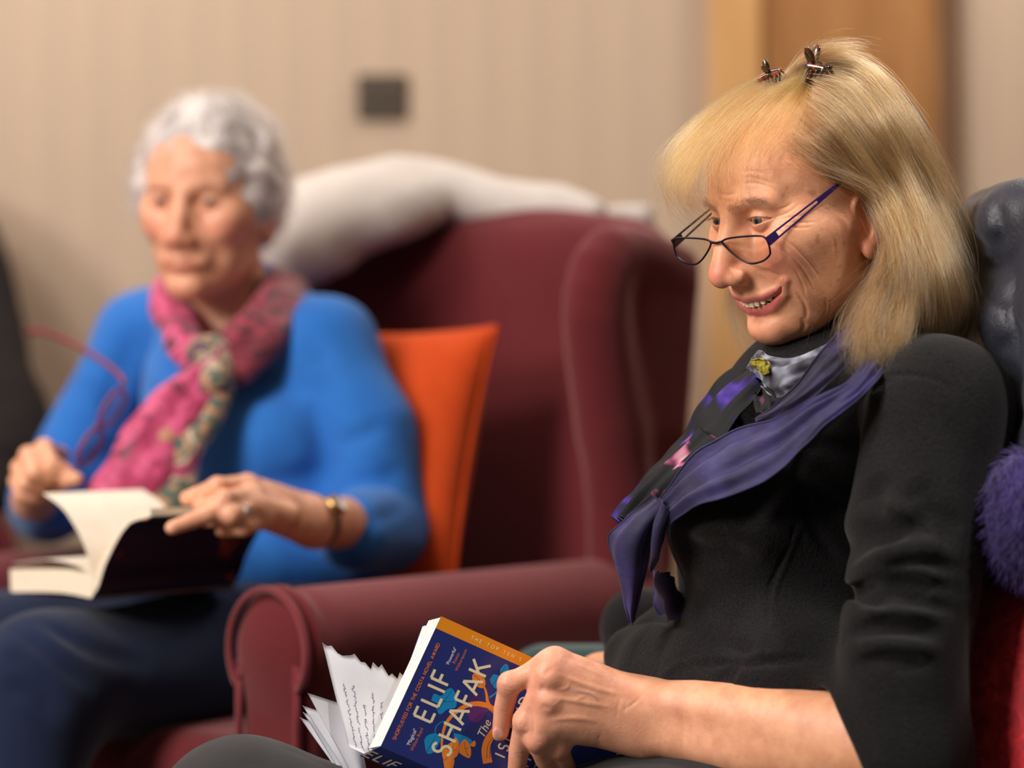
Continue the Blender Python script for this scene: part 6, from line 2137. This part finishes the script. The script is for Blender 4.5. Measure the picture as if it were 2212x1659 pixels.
GLY = {
    'E': (.54, [[(0, 0), (0, 1)], [(0, 1), (.54, 1)], [(0, .52), (.48, .52)], [(0, 0), (.54, 0)]]),
    'L': (.50, [[(0, 1), (0, 0)], [(0, 0), (.50, 0)]]), 'I': (.06, [[(0.03, 0), (0.03, 1)]]),
    'F': (.50, [[(0, 0), (0, 1)], [(0, 1), (.50, 1)], [(0, .52), (.44, .52)]]),
    'H': (.70, [[(0, 0), (0, 1)], [(.70, 0), (.70, 1)], [(0, .52), (.70, .52)]]),
    'A': (.80, [[(0, 0), (.40, 1)], [(.40, 1), (.80, 0)], [(.13, .30), (.67, .30)]]),
    'K': (.64, [[(0, 0), (0, 1)], [(.60, 1), (0, .42)], [(.20, .60), (.64, 0)]]),
    'S': (.54, [arc(.27, .755, .23, .245, 30, 250, 12) + arc(.27, .255, .25, .255, 80, -150, 13)]),
    'N': (.74, [[(0, 0), (0, 1)], [(0, 1), (.74, 0)], [(.74, 0), (.74, 1)]]),
    'D': (.72, [[(0, 0), (0, 1)], [(0, 1), (.25, 1)] + arc(.25, .5, .47, .5, 90, -90, 12) + [(0, 0)]]),
    'M': (.90, [[(0, 0), (.08, 1)], [(.08, 1), (.45, .1)], [(.45, .1), (.82, 1)], [(.82, 1), (.90, 0)]]),
    'G': (.84, [arc(.46, .5, .46, .5, 40, 330, 16) + [(.86, .46), (.52, .46)]]),
    'T': (.62, [[(0, 1), (.62, 1)], [(.31, 1), (.31, 0)]]),
    'R': (.58, [[(0, 0), (0, 1)], [(0, 1), (.28, 1)] + arc(.28, .74, .26, .26, 90, -90, 9) + [(0, .48)], [(.20, .50), (.58, 0)]]),
    'O': (.96, [arc(.48, .5, .48, .5, 0, 360, 20)]),
    'P': (.54, [[(0, 0), (0, 1)], [(0, 1), (.27, 1)] + arc(.27, .73, .26, .27, 90, -90, 9) + [(0, .46)]]),
    'C': (.78, [arc(.46, .5, .46, .5, 45, 315, 15)]), 'V': (.74, [[(0, 1), (.37, 0)], [(.37, 0), (.74, 1)]]),
    'W': (1.06, [[(0, 1), (.27, 0)], [(.27, 0), (.53, .95)], [(.53, .95), (.79, 0)], [(.79, 0), (1.06, 1)]]),
    ' ': (.30, []),
}


KERN = {('F', 'A'): -.20, ('A', 'F'): -.04, ('S', 'H'): .04, ('H', 'A'): -.04, ('A', 'K'): -.02, ('L', 'A'): -.06, ('L', 'I'): -.02}


def caps(text, size, sw, gap):
    """quads (n,4,2) of stroke lettering; x along the line, y up; returns quads and total width"""
    quads, x = [], 0.0
    for ci, ch in enumerate(text):
        w, st = GLY[ch]
        for L in st:
            P = np.array(L, float) * size + [x, 0]
            n_ = len(P)
            for i in range(n_ - 1):
                a, b_ = P[i], P[i + 1]
                d = b_ - a; l_ = np.linalg.norm(d); d = d / l_
                e = sw / 2 if n_ > 2 else 0.0
                if n_ == 2:                          # flush ends on the letter box
                    if abs(d[1]) < .01: pass
                p = np.array([-d[1], d[0]]) * sw / 2
                a2, b2 = a - d * e * .6 * (i > 0), b_ + d * e * .6 * (i < n_ - 2)
                q = np.array([a2 - p, b2 - p, b2 + p, a2 + p])
                quads.append(q)
        x += w * size + gap + KERN.get((ch, text[ci + 1] if ci + 1 < len(text) else ''), 0) * size
    return np.array(quads), x - gap


def lay(quads, org, xd, yd, off, name, mat, parent):
    """place stroke quads on the cover: org (U,V), xd/yd unit directions in (U,V) for x and y"""
    n_ = len(quads)
    Q = quads.reshape(-1, 2)
    UV = np.array(org) + Q[:, :1] * np.array(xd) + Q[:, 1:] * np.array(yd)
    z = np.repeat(off + np.arange(n_) * 1.0e-6, 4)
    V = np.array([cv(u_, v_, z_) for (u_, v_), z_ in zip(UV, z)])
    Vb = V - bn * .00003
    F = np.arange(n_ * 4).reshape(-1, 4)
    m_ = n_ * 4
    side = np.concatenate([np.stack([F[:, i], F[:, (i + 1) % 4], F[:, (i + 1) % 4] + m_, F[:, i] + m_], 1) for i in range(4)])
    return link(name, mesh_np(np.vstack([V, Vb]), np.vstack([F, F[:, ::-1] + m_, side])), mat, parent, False)


def fit_caps(text, U0, U1, size, sw):
    base, w0 = caps(text, size, sw, 0.0)
    gap = ((U1 - U0) - w0) / max(1, len(text) - 1)
    return caps(text, size, sw, gap)[0]


M_LET = plain('cream_print', lin(226, 214, 178), .4)
M_LETW = plain('white_print', lin(226, 226, 232), .4)
M_LETO = plain('orange_print', lin(206, 112, 62), .4)
M_LETY = plain('pale_yellow_print', lin(250, 222, 150), .4)
right, upv_ = (1, 0), (0, -1)


def lettered(text, U0, U1, Vb, size, sw, off, name, mat):
    """a line of large capitals, one printed letter at a time"""
    base, w0 = caps(text, size, sw, 0.0)
    gap = ((U1 - U0) - w0) / max(1, len(text) - 1)
    x = 0.0
    for ci, ch in enumerate(text):
        q_, w_ = caps(ch, size, sw, 0.0)
        lay(q_, (U0 + x, Vb), right, upv_, off, name, mat, fc)
        x += w_ + gap + KERN.get((ch, text[ci + 1] if ci + 1 < len(text) else ''), 0) * size


lettered('ELIF', 38, 83, 31.4, 16.4, 2.5, .00013, 'printed_letter', M_LET)
lettered('SHAFAK', 15.5, 106.5, 58.9, 16.6, 2.5, .00013, 'printed_letter', M_LET)
lettered('ISLAND', 35.5, 93, 105.4, 9.6, 1.5, .00013, 'printed_letter', M_LET)
lettered('MISSING', 28, 100, 128.5, 9.6, 1.5, .00013, 'printed_letter', M_LET)
lettered('TREES', 38, 90, 143.5, 9.6, 1.5, .00013, 'printed_letter', M_LET)
tag(lay(fit_caps('SHORTLISTED FOR THE COSTA NOVEL AWARD', 10.8, 105.5, 2.9, .62), (10.8, 9.6), right, upv_, .00010, 'award_line', M_LETO, fc), kind='stuff')
tag(lay(fit_caps('THE TOP TEN S', 32.5, 81.5, 3.0, .5), (121.4, 32.5), (0, 1), (1, 0), .00022, 'band_text', M_LETY, fc), kind='stuff')


def type_mesh(text, size, shear=0.0):
    c = bpy.data.curves.new('type', 'FONT')
    c.body = text; c.size = size; c.resolution_u = 3; c.shear = shear
    o = bpy.data.objects.new('type', c)
    COL.objects.link(o)
    dg = bpy.context.evaluated_depsgraph_get()
    me = bpy.data.meshes.new_from_object(o.evaluated_get(dg))
    V = np.array([v_.co[:2] for v_ in me.vertices]); F = [list(p_.vertices) for p_ in me.polygons]
    bpy.data.objects.remove(o); bpy.data.curves.remove(c); bpy.data.meshes.remove(me)
    return V, F


def typed(text, U0, U1, Vb, off, name, mat, parent, size=4.0, shear=0.0, stretch=True):
    V, F = type_mesh(text, size, shear)
    x0, x1 = V[:, 0].min(), V[:, 0].max()
    k = (U1 - U0) / (x1 - x0)
    Vw = np.array([cv(U0 + (x - x0) * k, Vb - y * k, off) for x, y in V])
    return tag(link(name, mesh_np(Vw, F), mat, parent, False), kind='stuff')


typed('\u2018Powerful\u2019', 91.5, 108.5, 24.6, .00010, 'quote', M_LETW, fc, shear=.12)
typed('Reese', 95, 105, 29.2, .00010, 'quote', M_LETO, fc)
typed('Witherspoon', 89.5, 111, 33.8, .00010, 'quote', M_LETO, fc)
typed('\u2018Magical\u2019', 10.8, 27, 23.2, .00010, 'quote', M_LETW, fc, shear=.12)
typed('William Boyd', 7.6, 30, 27.8, .00010, 'quote', M_LETO, fc)
typed('The', 45, 60.6, 81.0, .00013, 'title', M_LET, fc, shear=.3)
typed('of', 60, 68, 115.5, .00013, 'title', M_LET, fc, shear=.3)
typed('Guardian', 84, 104, 188.0, .00010, 'quote', M_LETO, fc)

# author's name along the spine
sq = fit_caps('ELIF SHAFAK', 12, 112, 11.0, 1.7)
n_ = len(sq)
Q = sq.reshape(-1, 2)
su = sdir / np.linalg.norm(sdir)
outn = np.cross(bv, su); outn /= np.linalg.norm(outn)
if outn @ (np.array([0, 0, CAMZ]) - TL) < 0: outn = -outn
V = np.array([TL + bv * (x * BH / 198.0) + su * (.0215 - y * .001) + outn * (.0009 + (i // 4) * 2e-6) for i, (x, y) in enumerate(Q)])
V[:, :] += 0
F = np.arange(n_ * 4).reshape(-1, 4)
link('spine_lettering', mesh_np(np.vstack([V, V - outn * .0001]), np.vstack([F, F[:, ::-1] + n_ * 4])), M_LET, sp_, False)

# ---- printed branch, leaves and figs
Z6d = np.array([295., 1441.])


def z6(pts):
    out = []
    for x, y in pts:
        dx, dy = x - Z6d[0], y - Z6d[1]
        out.append(((dx * 5.43 - dy * 9.89) / 129.1, (4.83 * dy + 10.4 * dx) / 129.1))
    return out


def smooth_poly(pts, n_=36):
    p = np.array(pts + pts[:1], float)
    return [tuple(q) for q in catmull(p, n_)[:-1]]


M_BLU = plain('print_sky_blue', lin(22, 132, 190), .35)
M_ORA = plain('print_orange', lin(226, 128, 44), .35)
M_FIG = plain('print_plum', lin(92, 40, 108), .35)
M_FIG2 = plain('print_dark_plum', lin(66, 36, 96), .35)
M_VEIN = plain('print_leaf_vein', lin(24, 34, 84), .4)
lay_ = [0.00004]


def printed(name, pts, mat, smooth_=True):
    lay_[0] += .0000012
    p = z6(pts)
    return plate(smooth_poly(p) if smooth_ else p, (0.00001, lay_[0]), name, mat, fc)


def printed_line(name, pts, w0, w1, mat, n_=26):
    lay_[0] += .0000012
    P = catmull(np.array(z6(pts)), n_)
    T = np.gradient(P, axis=0); T /= np.linalg.norm(T, axis=1)[:, None]
    N = np.stack([-T[:, 1], T[:, 0]], 1); w = np.linspace(w0, w1, n_)[:, None] / 2
    return plate([tuple(q) for q in np.vstack([P + N * w, (P - N * w)[::-1]])], (0.00001, lay_[0]), name, mat, fc)


printed('fig', [(1165, 1010), (1190, 955), (1240, 940), (1285, 980), (1300, 1030), (1240, 1060), (1180, 1050)], M_FIG2)
printed('leaf', [(800, 985), (830, 915), (900, 945), (945, 885), (1000, 868), (1035, 920), (1052, 975), (1035, 1075), (960, 1085), (885, 1138), (850, 1085), (872, 1035)], M_BLU)
printed('leaf', [(720, 1400), (760, 1350), (840, 1340), (880, 1400), (850, 1470), (800, 1540), (740, 1535)], M_BLU)
printed_line('stem', [(825, 1350), (845, 1260), (915, 1215), (985, 1245), (1010, 1330)], .8, .8, M_BLU)
printed('leaf', [(1010, 1345), (1110, 1380), (1190, 1440), (1150, 1495), (1060, 1470), (1020, 1420)], M_BLU)
printed('leaf', [(1380, 800), (1420, 745), (1480, 760), (1490, 690), (1545, 640), (1572, 690), (1555, 770), (1500, 860), (1440, 900), (1400, 850)], M_BLU)
printed_line('stem', [(1372, 990), (1430, 950), (1470, 890), (1500, 800)], 1.6, .7, M_BLU)
printed_line('branch', [(1340, 1690), (1325, 1560), (1345, 1460), (1400, 1370), (1470, 1290), (1480, 1210), (1420, 1130), (1340, 1075), (1250, 1048), (1150, 1060), (1060, 1110), (980, 1180), (925, 1270), (895, 1400), (890, 1540)], 8.5, 1.6, M_ORA, 60)
printed_line('branch', [(1385, 1100), (1355, 1040), (1345, 960), (1325, 880), (1280, 820)], 3.4, 1.0, M_ORA)
printed('leaf', [(1205, 760), (1225, 725), (1280, 745), (1330, 790), (1335, 850), (1310, 885), (1260, 870), (1215, 810)], M_ORA)
printed('leaf', [(890, 1540), (930, 1480), (985, 1440), (1030, 1395), (1062, 1470), (1050, 1570), (1005, 1620), (950, 1650), (900, 1610)], M_ORA)
printed('leaf', [(1060, 1560), (1070, 1470), (1120, 1420), (1165, 1480), (1178, 1560), (1160, 1622), (1110, 1600)], M_ORA)
printed('leaf', [(900, 1620), (960, 1640), (1010, 1625), (990, 1720), (920, 1730)], M_ORA)
printed('leaf', [(1165, 1490), (1210, 1440), (1226, 1470), (1210, 1505)], M_ORA)
printed('fig', [(1145, 1150), (1165, 1095), (1230, 1075), (1310, 1090), (1362, 1120), (1330, 1150), (1300, 1210), (1240, 1248), (1180, 1225)], M_FIG)
printed('fig', [(2340, 1490), (2380, 1430), (2450, 1430), (2490, 1480), (2450, 1550), (2380, 1570)], M_FIG2)
printed('fig_flesh', [(2350, 1480), (2395, 1432), (2445, 1430), (2425, 1465), (2360, 1500)], M_ORA)
for L in ([(850, 1110), (920, 1010), (1000, 900)], [(930, 1000), (860, 960)], [(925, 1005), (1020, 1010)], [(740, 1530), (790, 1440), (840, 1360)], [(1405, 860), (1450, 800), (1540, 670)],
          [(1225, 740), (1280, 800), (1320, 870)], [(1280, 800), (1270, 855)], [(920, 1630), (980, 1540), (1030, 1420)], [(975, 1545), (935, 1500)], [(980, 1540), (1040, 1520)], [(1150, 1600), (1120, 1520), (1115, 1440)], [(1120, 1520), (1160, 1510)],
          [(1330, 1640), (1345, 1500), (1410, 1400)], [(1360, 1640), (1370, 1510), (1430, 1400)], [(1440, 1180), (1390, 1130), (1330, 1095)]):
    printed_line('vein', L, .45, .25, M_VEIN, 10)

# ---- letters and folded sheets tucked into the book
M_SHEET = grainy('white_writing_paper', lin(226, 228, 238), lin(234, 235, 243), 40.0, .75, .08)
M_INK = plain('blue_black_ink', lin(70, 74, 96), .6)


def paper(name, quad, label, cat, group=None, curl=.004, seed=0, n_=22, th=.00025, rag=0.0):
    """sheet from four corners (3-D) with a curl; returns object and its surface function"""
    A, B_, C_, D_ = [np.asarray(q_, float) for q_ in quad]
    nn = np.cross(B_ - A, D_ - A); nn /= np.linalg.norm(nn)
    if nn[1] > 0: nn = -nn
    r_ = np.random.default_rng(seed); ph = r_.uniform(0, 6.28, 4)

    def f(s, t, o=0.0):
        s = np.asarray(s); t = np.asarray(t)
        P = (A * ((1 - s) * (1 - t))[..., None] + B_ * (s * (1 - t))[..., None] + C_ * (s * t)[..., None] + D_ * ((1 - s) * t)[..., None])
        h = curl * (np.sin(PI * s) * .8 + .35 * np.sin(5 * s + 3 * t + ph[0]) + .25 * np.sin(7 * t + ph[1])) + o
        P = P + nn * h[..., None]
        if rag:
            w = np.clip(1 - t / .12, 0, 1) * rag
            P = P + (A - D_) / np.linalg.norm(A - D_) * (w * (np.sin(19 * s + ph[2]) * np.sin(43 * s + ph[3])))[..., None]
        return P
    g = np.linspace(0, 1, n_)
    Sg, Tg = np.meshgrid(g, g, indexing='ij')
    V1 = f(Sg, Tg).reshape(-1, 3); V2 = f(Sg, Tg, -th).reshape(-1, 3)
    F = grid_faces(n_, n_); m_ = n_ * n_
    edge = [(i, 0) for i in range(n_)] + [(n_ - 1, j) for j in range(1, n_)] + [(i, n_ - 1) for i in range(n_ - 2, -1, -1)] + [(0, j) for j in range(n_ - 2, 0, -1)]
    e = np.array([i * n_ + j for i, j in edge]); e2 = np.roll(e, -1)
    F = np.vstack([F, F[:, ::-1] + m_, np.stack([e, e2, e2 + m_, e + m_], 1)])
    o = link(name, mesh_np(np.vstack([V1, V2]), F), M_SHEET, None, label=label, cat=cat, group=group)
    return o, f


DB = 2.170
letter, lf = paper('letter', [at(697, 1394, DB + .005), at(905, 1478, DB + .020), at(868, 1668, DB + .015), at(752, 1612, DB)], 'crumpled handwritten note sticking out of the blue paperback', 'paper', curl=.004, seed=3, rag=.006)
# handwriting: joined-up pen lines running up the sheet
r_ = np.random.default_rng(5)
parts = []
for line in range(5):
    s0 = .16 + line * .115
    t = .96
    while t > .36 + .06 * (line % 3):
        wl = r_.uniform(.05, .15)
        k = int(wl * 190)
        x = np.linspace(0, 1, max(10, k))
        amp = .013 * (1 + 1.6 * (r_.uniform(size=len(x)) > .84))
        ss = s0 + amp * np.sin(x * len(x) * (.8 + .5 * np.sin(x * 5 + line)) + r_.uniform(0, 6)) * r_.uniform(.5, 1.2, len(x)) - .012 * np.sin(x * 3)
        tt = t - wl * x + .010 * np.cos(x * len(x) * 1.25)
        P = lf(np.clip(ss, .02, .98), np.clip(tt, .02, .98), .00022)
        parts.append(tube(P, .00013, 4))
        t -= wl + r_.uniform(.015, .04)
V, F = merge(parts)
tag(link('handwriting', mesh_vf(V, F), M_INK, letter), kind='stuff')
for k, (a, b_, c_, d_, dd) in enumerate(((((664, 1497)), (760, 1528), (800, 1700), (770, 1690), .012), ((655, 1524), (752, 1560), (800, 1705), (765, 1700), .018),
                                         ((653, 1538), (748, 1580), (796, 1708), (760, 1704), .024), ((649, 1549), (744, 1596), (790, 1712), (756, 1706), .030))):
    paper('folded_sheet', [at(*a, DB + dd - .012), at(*b_, DB + dd + .004), at(*c_, DB + dd + .006), at(*d_, DB + dd)],
          '%s of the four plain white sheets fanned out below the handwritten note' % ('topmost', 'second from the top', 'third from the top', 'lowest')[k], 'paper', 'folded sheets in the paperback', curl=.003, seed=20 + k)
